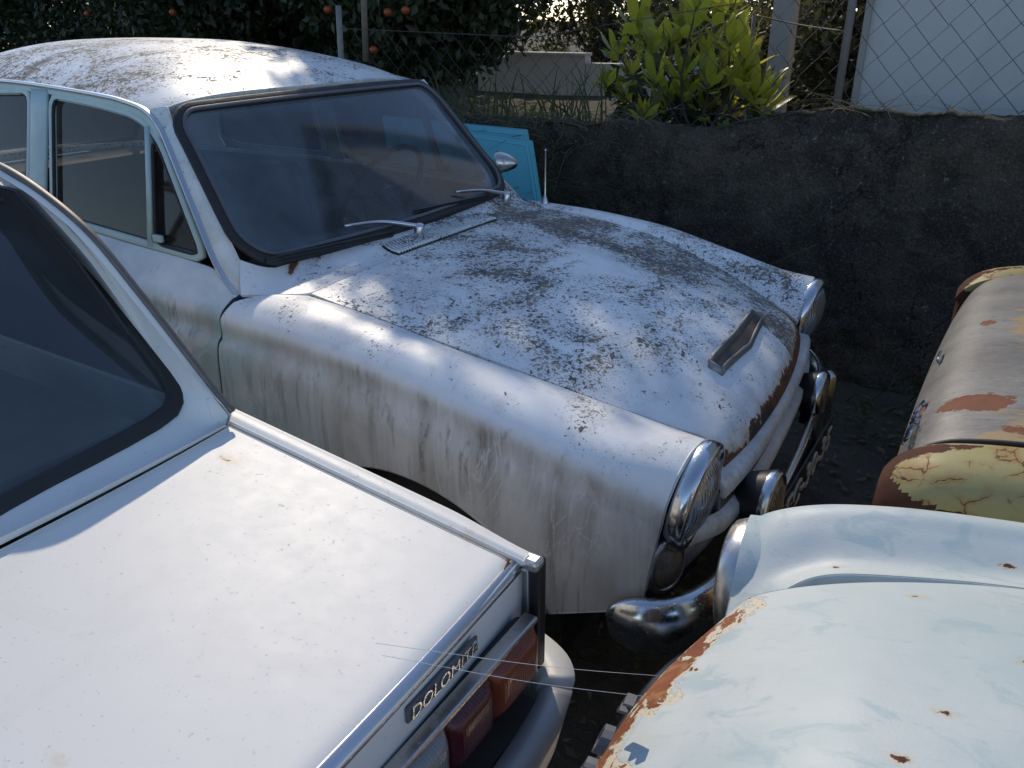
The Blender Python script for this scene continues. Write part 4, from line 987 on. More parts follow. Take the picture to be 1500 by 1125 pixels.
# ---- cabin
box('parcel_shelf', (-.33, DC, .925), (.46, 1.30, .02), SHELF, DB); box('rear_seat', (-.66, DC, .62), (.16, 1.24, .62), SEATD, DB, bev=.05, R=roty(-.2))
box('rear_cushion', (-.95, DC, .46), (.50, 1.24, .16), SEATD, DB, bev=.05); box('cabin_floor', (-1.2, DC, .28), (1.3, 1.36, .04), CARPET, DB)
for d in (-.35, .35):
    o_ = box('front_seat', (-1.52, DC+d, .72), (.15, .52, .58), SEATD, DB, bev=.05, R=roty(-.2)); box('head_rest', (-1.60, DC+d, 1.07), (.09, .26, .15), SEATD, o_, bev=.035)
box('front_bulkhead', (-1.98, DC, .62), (.04, 1.40, .60), UNDER, DB)

# ================================================================== pale blue car at lower right, nose to the left
TH = radians(8); BO = np.array([.83+.62*sin(TH), -.845-.62*cos(TH), 0])
def bl(P):
    P = np.array(P, float); a, b, z = P[..., 0].copy(), P[..., 1].copy(), P[..., 2]
    P[..., 0] = BO[0]+a*cos(TH)-b*sin(TH); P[..., 1] = BO[1]+a*sin(TH)+b*cos(TH); return P
bd_ = lambda v: np.array([v[0]*cos(TH)-v[1]*sin(TH), v[0]*sin(TH)+v[1]*cos(TH), v[2]])
BB = thing('round_nosed_car', bl(np.array([.6, 0, 0])), 'pale blue car at lower right with a peeling rusty bonnet edge', 'car')
BREF = bl(np.array([.7, 0, .4]))
BW = 1.75                                                # built back to the scuttle
def bonnet_edge_z(a): return pchip([-.2, 0, .04, .10, .2, .36, .8, 1.4], [.74, .785, .803, .825, .852, .880, .915, .94], a)
def bon(t, s):
    A = np.abs(s); b = s*(.478-.05*(1-t)**6+.03*t)
    af = .030-.120*(1-A**2.8)                             # rounded nose in plan
    a = af+(1.15-af)*t
    z = bonnet_edge_z(a)+.060*(1-A**2.2)*smooth01(t, -.02, .22)
    roll = np.exp(-t/.014)*(1-.85*A**3); z = z-.050*roll; a = a-.010*roll
    return np.stack([a, b, z], -1)
tt, ss = np.meshgrid(np.r_[np.linspace(0, .06, 26), np.linspace(.065, .30, 45), np.linspace(.32, 1, 24)], np.linspace(-1, 1, 111), indexing='ij')
P = bon(tt, ss); a0, a1, b0, b1 = edge_dist(P)
rust = .80*np.exp(-(a0/(.120-.025*smooth01(ss, .2, .9)))**2.6)*(.9+.14*np.sin(9*ss+1))*(1-.55*smooth01(ss, .86, .99))+.25*np.exp(-b1/.006)*(tt > .12)
bonnet = panel('bonnet', bl(P), BPAINT, BB, BREF, .02, .003, {'rust': rust})
# block letters along the nose
for ch, b in (('F', .150), ('O', .095), ('R', .04), ('D', -.015)):
    V, F = text_geo(ch, .050, .012); V[:, 0] -= V[:, 0].mean(); q = np.array([-.088+.135*(b/.46)**2, b, .790])
    loc = np.c_[V[:, 2]-.35*(-V[:, 1]), -V[:, 0], V[:, 1]*.94]; mesh('bonnet_letter', bl(q+loc), F, RUBBER_GREY, bonnet, smooth=False)
# ---- wings
def pwing(s):
    ar = np.r_[np.linspace(0, .25, 30), np.linspace(.27, 1.15, 40)]; P = []
    for a in ar:
        zr = float(pchip([0, .03, .08, .15, .25, .40, .8, 1.2], [.792, .818, .842, .862, .879, .892, .915, .93], a)); ze = float(bonnet_edge_z(a))-.004
        rr = smooth01(a, 0, .12); bi = .482-.045*(1-rr)+.02*a
        arch = .30+.30*sqrt(max(0, 1-((a-.62)/.34)**2)) if abs(a-.62) < .34 else (.36 if a < .62 else .27)
        fr_ = max(0, 1-a/.16)**2; ct = np.array([(bi, ze-.075*fr_), (lerp(bi, .62, .35), lerp(ze, zr, .25)-.018*rr-.045*fr_), (lerp(bi, .62, .75), zr-.012), (.625, zr), (.665-.01*(1-rr), zr-.020), (.695-.012*(1-rr), zr-.075), (.705-.02*(1-rr), zr-.20), (.70, max(.40, lerp(zr-.2, arch, .6))), (.69, arch)])
        P.append([(a, s*b, z) for b, z in catmull_at(ct, np.linspace(0, 8, 64))])
    P = np.array(P); b0 = edge_dist(P)[2]
    return panel('front_wing', bl(P), BPAINT, BB, BREF, .02, .003, {'rust': .30*np.exp(-b0/.006)*(P[..., 0] > .05)})
for s in (1, -1):
    pwing(s)
    hc = bl(np.array([.016, s*.608, .690])); ax = bd_(_n(np.array([-.97, s*.10, -.12])))
    hl = lathe('headlamp', [(.106, -.020), (.109, -.008), (.107, .012), (.101, .028), (.096, .032), (.092, .026), (.090, .012)], hc, ax, CHROME_OLD, BB, 44)
    lathe('gasket', [(.110, -.030), (.115, -.022), (.114, -.012), (.107, -.008)], hc, ax, RUBBER, hl, 40)
    lathe('lens', [(.091, .018), (.07, .034), (.04, .044), (0, .048)], hc, ax, HGLASS, hl, 36); lathe('reflector', [(.09, .012), (.07, -.04), (.03, -.06), (0, -.065)], hc, ax, REFL, hl, 28)
    hb = bl(np.array([[(-.0, s*.600+.114*cos(t), .690+.116*sin(t)), (.02, s*.600+.118*cos(t), .690+.118*sin(t)), (.10, s*.60+.10*cos(t), .68+.11*sin(t))] for t in np.linspace(0, 2*pi, 36, endpoint=False)]))
    gridmesh('lamp_bucket', hb, BPAINT, BB, closed_u=True)
    q = bl(np.array([.62, s*.56, .285])); wheel(BB, q, s, .285)
# ---- nose below the bonnet
P = np.array([[(.012-.135*(1-(abs(b)/.55)**2.4)+off, b, z) for (off, z) in ((.085, .715), (.06, .66), (.05, .56), (.06, .46), (.10, .36))] for b in np.linspace(-.50, .50, 31)])
panel('nose_panel', bl(P), UNDER, BB, BREF, .01, .003)
gb = []
for z in np.linspace(.48, .66, 6): gb.append(sweep_geo(bl(np.array([(.012-.135*(1-(abs(b)/.55)**2.4)+.02, b, z) for b in np.linspace(-.40, .40, 21)])), rrect(.014, .012, .004, 1)))
for k, (V, F) in enumerate(gb): mesh('grille_bar', V, F, CHROME_OLD, BB)
cp = bl(catmull(np.array([(-.125, -.12, .695), (-.142, -.06, .712), (-.148, 0, .720), (-.142, .05, .716), (-.125, .085, .700), (-.10, .10, .680)]), 6))
sweep('grille_crest', cp, rrect(.045, .030, .012), CHROME, BB)
bq = catmull(np.array([(.14, -.72), (.02, -.73), (-.08, -.66), (-.14, -.45), (-.17, 0), (-.14, .45), (-.08, .66), (.02, .73), (.14, .72)]), 7)
sweep('front_bumper', bl(np.c_[bq, np.full(len(bq), .40)]), prof*np.array([-1.3, 1.2]), CHROME_OLD, BB)
# ---- scuttle, screen and flanks behind the bonnet, for the rest of the body
P = np.array([[(1.16+.16*t, s*(.50+.19*min(1, t*2)), .945+.03*t-.03*abs(s)**3) for s in np.linspace(-1, 1, 21)] for t in np.linspace(0, 1, 8)]); panel('scuttle', bl(P), BPAINT, BB, BREF, .02, .003)
box('underbody', bl(np.array([.65, 0, .42])), (1.1, .9, .30), UNDER, BB, R=rotz(TH))

# ================================================================== boot-end of the yellow car at the right edge
YC = .15
YB = thing('two_tone_car', (2.2, YC, 0), 'yellow car at right edge, grey oxidised boot lid, cracked rusty rear wing', 'car')
YREF = (1.6, YC, .5)
yl = catmull(np.array([(1.95, .935), (1.70, .925), (1.45, .908), (1.25, .888), (1.14, .868), (1.085, .846), (1.050, .812), (1.028, .765), (1.015, .71), (1.008, .655)]), 8)
P = np.array([[(x-.012*(d/.6)**2*-1, YC+d, z-.022*abs(d/.6)**3) for d in np.linspace(-.60, .60, 81)] for x, z in yl])
a0, a1, b0, b1 = edge_dist(P); Y = P[..., 1]; X = P[..., 0]
rust = .62*np.exp(-((X-1.135)/.085)**2-((Y+.30)/.045)**2)+.50*np.exp(-((X-1.03)/.03)**2-((Y+.22)/.035)**2)+.46*np.exp(-((X-1.12)/.03)**2-((Y-.20)/.04)**2)+.42*np.exp(-((X-1.25)/.10)**2-((Y+.40)/.04)**2)
lid = panel('boot_lid', P, LPAINT, YB, YREF, .02, .003, {'rust': rust, 'worn': smooth01(X, 1.10, 1.22)*(.45+.35*np.sin(Y*9))+.6*np.exp(-b0/.05)*smooth01(X, 1.05, 1.12)})
sweep('lid_seal', np.array([(x+.004, YC-.606, z-.026) for x, z in yl]), rrect(.010, .012, .003, 1), RUBBER, lid)
def ywing(s):
    xs = np.r_[np.linspace(1.95, 1.2, 30), np.linspace(1.18, 1.012, 26)]; P = []
    for x in xs:
        z0 = float(pchip([1.0, 1.03, 1.07, 1.12, 1.25, 1.45, 1.95], [.735, .790, .822, .842, .866, .886, .915], x)); e = 1-smooth01(x, 1.0, 1.10)
        ct = np.array([(.606, z0-.010), (.640, z0+.004), (.690, z0+.002), (.735-.02*e, z0-.020), (.762-.03*e, z0-.065), (.772-.035*e, z0-.16), (.778-.04*e, .52), (.74, .30)])
        P.append([(x, YC+s*d, z) for d, z in catmull_at(ct, np.linspace(0, 7, 56))])
    P = np.array(P); a0, a1, b0, b1 = edge_dist(P)
    rust = .52*np.exp(-(a1/.08)**1.5)+.36*np.exp(-((b0-.05)/.03)**2)+.44*(P[..., 2] < .78)+.12
    return panel('rear_wing', P, YPAINT, YB, YREF, .02, .003, {'rust': rust})
for s in (1, -1):
    ywing(s)
    tl = lathe('tail_lamp', [(.075, -.03), (.078, .0), (.07, .012), (.06, .010)], (1.030, YC+s*.600, .55), (-1, 0, 0), CHROME_OLD, YB, 28); lathe('lens', [(.062, .008), (.04, .024), (0, .03)], (1.030, YC+s*.600, .55), (-1, 0, 0), RED, tl, 24)
    wheel(YB, (1.95, YC+s*.64, .28), s, .28)
P = np.array([[(1.04-.01*sin(pi*t), YC+d, lerp(.66, .36, t)) for d in np.linspace(-.72, .72, 21)] for t in np.linspace(0, 1, 8)]); panel('tail_panel', P, YPAINT, YB, YREF, .02, .003, {'rust': .45})
# chrome script and lock on the lid's tail face
V, F = text_geo('Cortina', .060, .004, .35); V[:, 0] -= V[:, 0].mean(); V[:, 0] *= .19/np.ptp(V[:, 0])
fx, fz = np.array([1.047, 1.030]), np.array([.806, .768]); up_ = _n(np.array([fx[0]-fx[1], 0, fz[0]-fz[1]])); out_ = np.array([-up_[2], 0, up_[0]]); c0 = np.array([1.032, YC-.46, .766])
mesh('name_script', c0+np.outer(-V[:, 0], [0, 1, 0])+np.outer(V[:, 1]*1.0, up_)+np.outer(V[:, 2]+.005, out_), F, CHROME, lid, smooth=False)
lk = np.array([1.046, YC-.10, .806]); box('lock_handle', lk+out_*.006, (.010, .060, .016), CHROME, lid, bev=.004, R=roty(-.4))
P = np.array([[(1.97+.42*t, YC+s*(.60-.08*t), .93+.42*t) for s in np.linspace(-1, 1, 15)] for t in np.linspace(0, 1, 8)]); gp_ = panel('rear_window', P, SGLASS, YB, (2.4, YC, .9), .006, .001)
box('underbody', (1.62, YC, .45), (.95, 1.1, .35), UNDER, YB)
YB.location.x -= .028; YB.location.z += .008

# ================================================================== the place: ground, wall, garden behind
def sheet(name, x0, x1, y0, y1, z, mat, n=60, amp=.02, seed=1):
    r = np.random.default_rng(seed); xs = np.linspace(x0, x1, n); ys = np.linspace(y0, y1, n); ph = r.uniform(0, 6, (8, 2)); k = r.uniform(.3, 3.5, (8, 2))
    Z = sum(np.sin(k[i, 0]*xs[:, None]+ph[i, 0])*np.sin(k[i, 1]*ys[None]+ph[i, 1]) for i in range(8))*amp/3
    P = np.stack([np.broadcast_to(xs[:, None], (n, n)), np.broadcast_to(ys[None], (n, n)), z+Z-amp], -1)
    o_ = gridmesh(name, P, mat, None); o_['kind'] = 'structure'; return o_
sheet('yard_ground', -8, 9, -9, 1.80, 0, SOIL, 90, .012)
sheet('garden_ground', -60, 60, 1.80, 130, .80, SOIL2, 80, .06, 3)
mesh('outer_ground', [(-130, -130, -.06), (130, -130, -.06), (130, 1.8, -.06), (-130, 1.8, -.06)], [(0, 1, 2, 3)], SOIL, None, False)['kind'] = 'structure'
# retaining wall, uneven rendered top
VN = [np.random.default_rng(k).random((64, 64)) for k in range(8)]
xs = np.r_[np.linspace(-9, -2.6, 30), np.linspace(-2.55, 1.9, 300), np.linspace(2, 9, 30)]
def vnoise(x, y, seed):
    rr_ = VN[seed]; xi = np.floor(x).astype(int); yi = np.floor(y).astype(int); fx_ = x-xi; fy_ = y-yi; fx_ = fx_*fx_*(3-2*fx_); fy_ = fy_*fy_*(3-2*fy_); g = lambda a, b: rr_[a % 64, b % 64]
    return (g(xi, yi)*(1-fx_)+g(xi+1, yi)*fx_)*(1-fy_)+(g(xi, yi+1)*(1-fx_)+g(xi+1, yi+1)*fx_)*fy_-.5
def wtop(x): return np.interp(x, [-9, -3, -1.6, -.95, -.6, -.2, .05, .3, 1.0, 1.6, 9], [1.08, 1.07, 1.06, 1.060, 1.072, 1.085, 1.135, 1.178, 1.198, 1.21, 1.22])+.030*vnoise(np.asarray(x)*5., np.asarray(x)*0.+3.3, 1)+.022*vnoise(np.asarray(x)*17., np.asarray(x)*0.+7.7, 2)+.012*vnoise(np.asarray(x)*45., np.asarray(x)*0.+1.7, 5)
rows = []
r = np.random.default_rng(4)
for x in xs:
    zt = float(wtop(x)); row = []
    for t in np.linspace(0, 1, 64):
        a_ = np.array([x]); b_ = np.array([t*1.15]); dsp = .035*vnoise(a_*3, b_*3, 1)+.026*vnoise(a_*9, b_*9, 2)+.018*vnoise(a_*24, b_*24, 3); row.append((x, 1.75+float(dsp[0])+.02*max(0, t-.95)/.05, zt*t))
    row += [(x, 1.77, zt), (x, 1.85, zt+.006), (x, 1.93, zt), (x, 1.945, zt-.03), (x, 1.95, .6)]
    rows.append(row)
wall = gridmesh('retaining_wall', np.array(rows), WALLM, None); tag(wall, 'black weather-stained concrete wall running behind the cars', 'wall')
# white building beyond the fence
WBD = thing('white_building', (3.2, 4.6, .8), 'plain white rendered building behind the chain-link fence at upper right', 'building')
mesh('wall', np.vstack([box_geo((3.24, 4.6, 2.4), (5.94, 4.0, 3.2))[0]]), box_geo((3.24, 4.6, 2.4), (5.94, 4.0, 3.2))[1], WHITE, WBD, smooth=False)
box('roof_slab', (3.24, 4.6, 4.06), (6.2, 4.3, .12), CONC, WBD, bev=.01); box('corner_trim', (.262, 2.585, 2.4), (.03, .03, 3.2), CONC, WBD, bev=.004)
# chain-link fence: posts, line wires, and each woven wire
FN = thing('chain_link_fence', (.33, 1.88, 1.18), 'rusty chain-link fence on steel posts along the top of the dark wall', 'fence')
FY = 1.86
def fence_top(x): return float(np.interp(x, [-2.6, -1.2, -.2, .33, .34, 3], [1.50, 1.46, 1.60, 1.66, 2.35, 2.35]))
tube('fence_post', [(.325, FY, 1.10), (.330, FY, 2.45)], .017, POSTM, FN, 10); tube('fence_post', [(2.6, FY, 1.10), (2.6, FY, 2.45)], .017, POSTM, FN, 10); tube('fence_post', [(-2.55, FY, .95), (-2.52, FY, 1.62)], .017, POSTM, FN, 10)
tube('line_wire', [(x, FY, fence_top(x)) for x in np.linspace(-2.55, .32, 20)], .0022, GALV, FN, 5); tube('line_wire', [(.33, FY, 2.34), (2.6, FY, 2.34)], .0022, GALV, FN, 5)
pitch = .122; k = 0
for i in range(int((2.0+2.5)/(pitch/2))):
    x0 = -2.5+i*pitch/2; zt = fence_top(x0); zb = float(wtop(x0))+.012; q = []; z = zb; j = 0
    sag = .015*np.sin(i*1.3) if x0 < .3 else 0
    while z < zt:
        q.append((x0+(pitch/4)*(1 if (j+i) % 2 else -1)+(.012*np.sin(3*z+i) if x0 < .3 else 0), FY+(.004 if j % 2 else -.004)+sag, z)); z += pitch*.53; j += 1
    if len(q) > 2: tube('mesh_wire', q, .0017, GALV, FN, 4, up=(0, 1, 0), smooth=False)
# concrete post and sloping wire, wooden stake
cp_ = ony((1135, 150), 3.4); box('concrete_post', (cp_[0], 3.4, 1.75), (.13, .12, 1.95), CONC, bev=.012); tag(bpy.data.objects['concrete_post'], 'grey concrete fence post standing behind the leafy bush', 'post')
q = [ony((1105, 22), 2.9), ony((1098, 100), 2.9), ony((1102, 178), 2.9)]; o_ = tube('leaning_stake', q, .012, WOOD, None, 7); tag(o_, 'thin leaning wooden stake beside the concrete post', 'stake')
q = [ony((1106, 22), 2.9), ony((1170, 36), 2.6), ony((1238, 46), 1.9)]; o_ = tube('sagging_wire', catmull(np.array(q), 5), .004, GALV, None, 5); tag(o_, 'single wire sloping from the thin stake to the fence post', 'wire')
q = [ony((536, 90), 2.4), ony((533, 0), 2.4), ony((532, -60), 2.4)]; o_ = tube('garden_stake', q, .020, WOOD, None, 8); tag(o_, 'upright grey stake in front of the dark orange trees', 'stake')
# far cream wall and small far building
fw = thing('cream_garden_wall', (-3.5, 6.6, .8), 'cream garden wall beyond the weeds, left of the leafy bush', 'wall')
for x0, x1, zt in ((-4.75, -3.32, 1.155), (-3.31, -2.0, 1.08)):
    V, F = box_geo(((x0+x1)/2, 6.6, (zt+.5)/2), (x1-x0, .15, zt-.5), bev=.008); mesh('wall_section', V, F, CREAM, fw, smooth=False)
V, F = box_geo((-4.035, 6.59, 1.165), (1.45, .19, .03), bev=.006); mesh('coping', V, F, CREAM, fw, smooth=False)
fb = thing('low_cream_outbuilding', (-1.2, 7.5, .8), 'small shaded outbuilding wall glimpsed right of the leafy bush', 'building')
box('wall', (-1.15, 7.5, .98), (1.6, .3, .75), CREAM, fb); box('roof', (-1.15, 7.45, 1.37), (1.8, .6, .05), CONC, fb)
# two aqua panels leaning on the wall
for k, (tl, tr, br, yb, yt, lab) in enumerate((((690, 192), (775, 206), (789, 298), 1.16, 1.40, 'nearer of two aqua metal panels leaning on the dark wall'), ((676, 181), (768, 190), (783, 290), 1.26, 1.52, 'farther of two aqua metal panels, behind the first'))):
    ln = (yt-yb)/1.08; nn = (0, 1, -ln); dd = yb
    A, B, C_ = (onp(p, nn, dd) for p in (tl, tr, br)); ed = _n(C_-B); B0 = B+ed*(B[2]/-ed[2]); A = B+(A-B)*2.4; A0 = A+(B0-B)*1.0; A0[2] = 0
    th_ = np.array([0, .028, .006]); o_ = thing('aqua_panel', ((A0+B0)/2).tolist(), lab, 'panel', 'aqua panels on the wall')
    g = np.array([[lerp(lerp(A, B, u), lerp(A0, B0, u), v) for u in np.linspace(0, 1, 12)] for v in np.linspace(0, 1, 12)]); panel('skin', g, AQUA, o_, (0, 5, .5), .028, .003)
    e_ = .022; rim = np.array([lerp(A, B, .02)+[0, -.004, -.025], lerp(A, B, .985)+[0, -.004, -.025], lerp(B0, A0, .015)+[0, -.004, .02]]); sweep('pressed_edge', rim, rrect(.010, .008, .003, 1), AQUA, o_, up=(0, -1, .2))

# ------------------------------------------------------------------ vegetation
def leaf_cloud(C, L, Wd, droop=.2, rng=RNG, up=None):
    """each point gets one folded leaf of two quads"""
    n = len(C); d = rng.normal(size=(n, 3)); d[:, 2] -= droop
    if up is not None: d = d*.6+up
    d /= np.linalg.norm(d, axis=1, keepdims=True); s = np.cross(d, rng.normal(size=(n, 3))); s /= np.linalg.norm(s, axis=1, keepdims=True); nn = np.cross(d, s)
    l = L*rng.uniform(.7, 1.3, (n, 1)); w_ = Wd*rng.uniform(.7, 1.3, (n, 1))/2
    a = C; m = C+d*l*.5; t = C+d*l
    V = np.stack([a, m+s*w_+nn*w_*.35, t, m-s*w_+nn*w_*.35], 1).reshape(-1, 3); b = np.arange(n)*4
    F = np.stack([np.stack([b, b+1, b+2], 1), np.stack([b, b+2, b+3], 1)], 1).reshape(-1, 3)
    return V, F
def fast_mesh(name, V, F, mat, parent=None, kind=None, smooth=False):
    b = BASE[parent.name] if parent is not None else np.zeros(3); V = np.asarray(V, np.float32)-b.astype(np.float32); F = np.asarray(F, np.int32); k = F.shape[1]
    me = bpy.data.meshes.new(name); me.vertices.add(len(V)); me.vertices.foreach_set('co', V.ravel()); me.loops.add(F.size); me.loops.foreach_set('vertex_index', F.ravel())
    me.polygons.add(len(F)); me.polygons.foreach_set('loop_start', np.arange(0, F.size, k, dtype=np.int32)); me.polygons.foreach_set('loop_total', np.full(len(F), k, np.int32)); me.update(); me.validate()
    me.materials.append(mat); o_ = bpy.data.objects.new(name, me); COL.objects.link(o_)
    if parent is not None: o_.parent = parent
    BASE[o_.name] = b
    if kind: o_['kind'] = kind
    return o_
def limb(p, d, L, r, depth, out, rng, spread=.6, grav=0, kids=3, seg=5, shrink=.72, tips=None):
    pts = [np.array(p, float)]; d = _n(np.array(d, float))
    for i in range(seg):
        d = _n(d+rng.normal(0, .13, 3)+np.array([0, 0, grav])); pts.append(pts[-1]+d*L/seg)
    rad = np.linspace(r, r*.6, seg+1); up = np.array([.3, .9, .2]) if abs(d[0]) > .5 else np.array([.9, .3, .2])
    out.append(sweep_geo(np.array(pts), circ(1, 6 if depth > 1 else 4), up, scale=rad))
    if depth == 0:
        if tips is not None: tips.append((pts[-1], d))
        return
    for k in range(kids):
        t = rng.uniform(.45, 1.0) if k else 1.0; q = pts[int(round(t*seg))]
        limb(q, d+rng.normal(0, spread, 3), L*shrink*rng.uniform(.8, 1.15), r*.58, depth-1, out, rng, spread, grav, kids, seg, shrink, tips)
def orange_tree(c, R, top, label, seed, nleaf):
    rng = np.random.default_rng(seed); t = thing('orange_tree', c, label, 'tree', 'orange trees behind the wall'); out = []
    limb(c, (0, 0, 1), (top-c[2])*.32, .10, 3, out, rng, .7, 0, 4, 5, .78); V, F = join(out); mesh('trunk', V, F, BARK, t)
    zc = (c[2]+.10+top)/2; hz2 = (top-c[2]-.10)/2
    # clumps over the shell and through the crown
    nc = 170; u = rng.normal(size=(nc, 3)); u /= np.linalg.norm(u, axis=1, keepdims=True); rr = rng.uniform(.25, 1, (nc, 1))**.5
    cl = np.array([c[0], c[1], zc])+u*rr*np.array([R*.86, R*.86, hz2*.88])
    k = rng.integers(0, nc, nleaf); pts = cl[k]+rng.normal(size=(nleaf, 3))*np.array([.22, .22, .20])*rng.uniform(.6, 1.3, (nc, 1))[k]
    e_ = np.sum(((pts-np.array([c[0], c[1], zc]))/np.array([R, R, hz2]))**2, 1); pts = pts[(e_ < 1.0) & (pts[:, 2] > c[2]+.1)]
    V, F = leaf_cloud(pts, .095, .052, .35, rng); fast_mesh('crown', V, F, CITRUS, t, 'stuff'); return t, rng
def fruit(tree, pix, Y):
    for p in pix:
        q = ony(p, Y); lathe('orange', [(0, -.028), (.015, -.026), (.026, -.015), (.030, 0), (.027, .014), (.016, .025), (0, .028)], q, (0, 0, 1), ORANGE, tree, 14)
t1, _ = orange_tree((-3.75, 4.15, .8), 1.6, 5.40, 'dark orange tree behind the windscreen, nearest the cream wall', 11, 70000)
fruit(t1, [(253, 18), (480, 14), (568, 18), (594, 15), (547, 73)], 2.95)
t2, _ = orange_tree((-6.1, 4.3, .8), 1.65, 4.75, 'dark orange tree at far left above the white car roof', 12, 55000)
t3, _ = orange_tree((-8.6, 5.4, .8), 1.7, 4.6, 'orange tree mostly out of frame at the left edge', 13, 26000)
fruit(t2, [(128, 20)], 3.4)
hd = thing('evergreen_hedge', (-9, 7.2, .8), 'dense dark hedge closing the view behind the orange trees', 'hedge'); rh = np.random.default_rng(77); n_ = 60000
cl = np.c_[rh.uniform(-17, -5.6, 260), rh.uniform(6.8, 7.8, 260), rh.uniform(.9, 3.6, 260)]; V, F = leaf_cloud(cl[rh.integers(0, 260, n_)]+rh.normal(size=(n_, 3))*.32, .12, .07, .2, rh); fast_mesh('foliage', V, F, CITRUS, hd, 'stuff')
out = []
for x in np.linspace(-16.5, -6, 9): limb((x, 7.3, .75), (0, 0, 1), 1.1, .05, 2, out, rh, .5)
V, F = join(out); mesh('stems', V, F, BARK, hd, kind='stuff')
# bare trees far behind, against the sky
def bare_tree(c, h, label, seed, depth=5):
    rng = np.random.default_rng(seed); t = thing('bare_tree', c, label, 'tree', 'bare winter trees in the distance'); out = []
    limb(c, (rng.normal(0, .1), rng.normal(0, .1), 1), h*.30, .075*h/4, depth, out, rng, .50, .06, 3, 4, .74); V, F = join(out); mesh('branches', V, F, TWIG, t); return t
for c, h, lab, sd in (((-5.2, 10.5, .8), 6.0, 'bare grey tree standing just behind the cream wall', 21), ((-3.4, 12.5, .8), 7.0, 'bare twiggy tree above the leafy bush', 22), ((-1.3, 9.5, .8), 5.5, 'dark bare tree between the bush and the fence post', 23), ((-7.0, 14.5, .8), 7.5, 'far bare tree beside the orange tree edge', 24), ((.1, 8.2, .8), 5.0, 'dark branching tree left of the white building', 25)):
    bare_tree(c, h, lab, sd)
# evergreen shrubs filling the middle distance
def shrub(c, R, H, label, seed, n, mat=SCRUB):
    rng = np.random.default_rng(seed); t = thing('garden_shrub', c, label, 'shrub', 'shrubs in the garden'); out = []
    for k in range(5): limb(c, rng.normal(0, .45, 3)+[0, 0, 1], H*.5, .03, 2, out, rng, .5, 0, 3)
    V, F = join(out); mesh('stems', V, F, BARK, t)
    nc = 40; cl = np.array([c[0], c[1], c[2]+H*.5])+rng.normal(size=(nc, 3))*np.array([R*.45, R*.45, H*.25]); k = rng.integers(0, nc, n)
    V, F = leaf_cloud(cl[k]+rng.normal(size=(n, 3))*.16, .09, .04, .1, rng); fast_mesh('foliage', V, F, mat, t, 'stuff')
for i, (c, R, H, lab, n) in enumerate((((-6.3, 8.6, .8), 1.0, 1.5, 'rounded shrub between the orange tree and cream wall', 5000), ((-4.6, 9.4, .8), 1.1, 1.5, 'grey-green shrub rising behind the cream wall', 6000), ((-2.7, 8.3, .8), .9, 1.35, 'dark shrub behind the left side of the leafy bush', 5000), ((-.9, 6.0, .8), .75, .95, 'low dark shrub right of the leafy bush', 4500), ((-.25, 5.0, .8), .45, 1.2, 'narrow dark shrub against the white building corner', 3500), ((-9.5, 12, .8), 1.8, 2.6, 'large shrub far left behind the orange trees', 6000))):
    shrub(c, R, H, lab, 40+i, n)
# loquat bush: stems with rosettes of large leaves, each leaf its own piece
def leaf_mesh():
    V = []; F = []; n = 7
    for i, t in enumerate(np.linspace(0, 1, n)):
        w_ = .032*sin(pi*min(1, t*.92+.04))**.9*(1 if t < .5 else 1-.35*(t-.5)); z = -.035*t*t
        z -= .02*sin(5*t); V += [(-w_*1.12, t*.235, z+w_*.22+.004*sin(9*t)), (0, t*.235, z), (w_*1.12, t*.235, z+w_*.16-.004*sin(8*t+1))]
    for i in range(n-1):
        for j in range(2): F.append((i*3+j, i*3+j+1, i*3+4+j, i*3+3+j))
    me = bpy.data.meshes.new('leaf'); me.from_pydata(V, [], F); me.update(); me.polygons.foreach_set('use_smooth', [True]*len(F)); me.materials.append(LOQUAT); return me
LM = leaf_mesh()
LQ = thing('loquat_bush', (-.50, 2.45, .85), 'bright green large-leaved bush growing behind the wall, lit from behind', 'bush')
rng = np.random.default_rng(5); stems = []
base = np.array([-.50, 2.45, .85])
ros = [(932, 35, 1.), (905, 75, .8), (955, 75, .9), (985, 62, .9), (1010, 40, 1.), (1050, 22, 1.), (1030, 80, .95), (1070, 60, .8), (1093, 85, .9), (1105, 135, .9), (1080, 115, .8), (1000, 105, .8), (925, 110, .7), (960, 115, .7), (1040, 120, .8), (1120, 150, .7), (915, 145, .7), (975, 150, .8), (1030, 160, .8), (1075, 155, .8), (945, 165, .7), (1005, 135, .7), (890, 120, .6), (1060, 90, .8), (940, 60, .8), (1020, 8, .8), (1075, 5, .7)]
cnt = 0
for px, py, sc_ in ros:
    Yr = 2.42+rng.uniform(-.18, .22)-.05*(py > 120); p = ony((px, py), Yr)
    mid = lerp(base+rng.normal(0, .05, 3), p, .5)+rng.normal(0, .03, 3); dirn = _n(p-mid+np.array([0, 0, .15]))
    stems.append(sweep_geo(catmull(np.array([base+rng.normal(0, .04, 3)*[1, 1, .2], mid, p]), 5), circ(1, 5), (.3, .9, .1), scale=np.linspace(.012, .004, 11)))
    for k in range(11):
        a = k*2.4+rng.uniform(-.3, .3); el = lerp(1.15, -.2, k/11)+rng.normal(0, .12)
        d = np.array([cos(a)*cos(el), sin(a)*cos(el), sin(el)]); d = _n(d+dirn*.35)
        s = _n(np.cross(d, [0, 0, 1.])+rng.normal(0, .12, 3)); nn = np.cross(s, d); s = np.cross(d, nn); L = sc_*rng.uniform(.50, 1.15)
        M = Matrix(((s[0]*L, d[0]*L, nn[0]*L, p[0]), (s[1]*L, d[1]*L, nn[1]*L, p[1]), (s[2]*L, d[2]*L, nn[2]*L, p[2]-.01*k*.5), (0, 0, 0, 1)))
        inst(LM, 'leaf', M, LQ); cnt += 1
V, F = join(stems); mesh('stems', V, F, BARK, LQ)
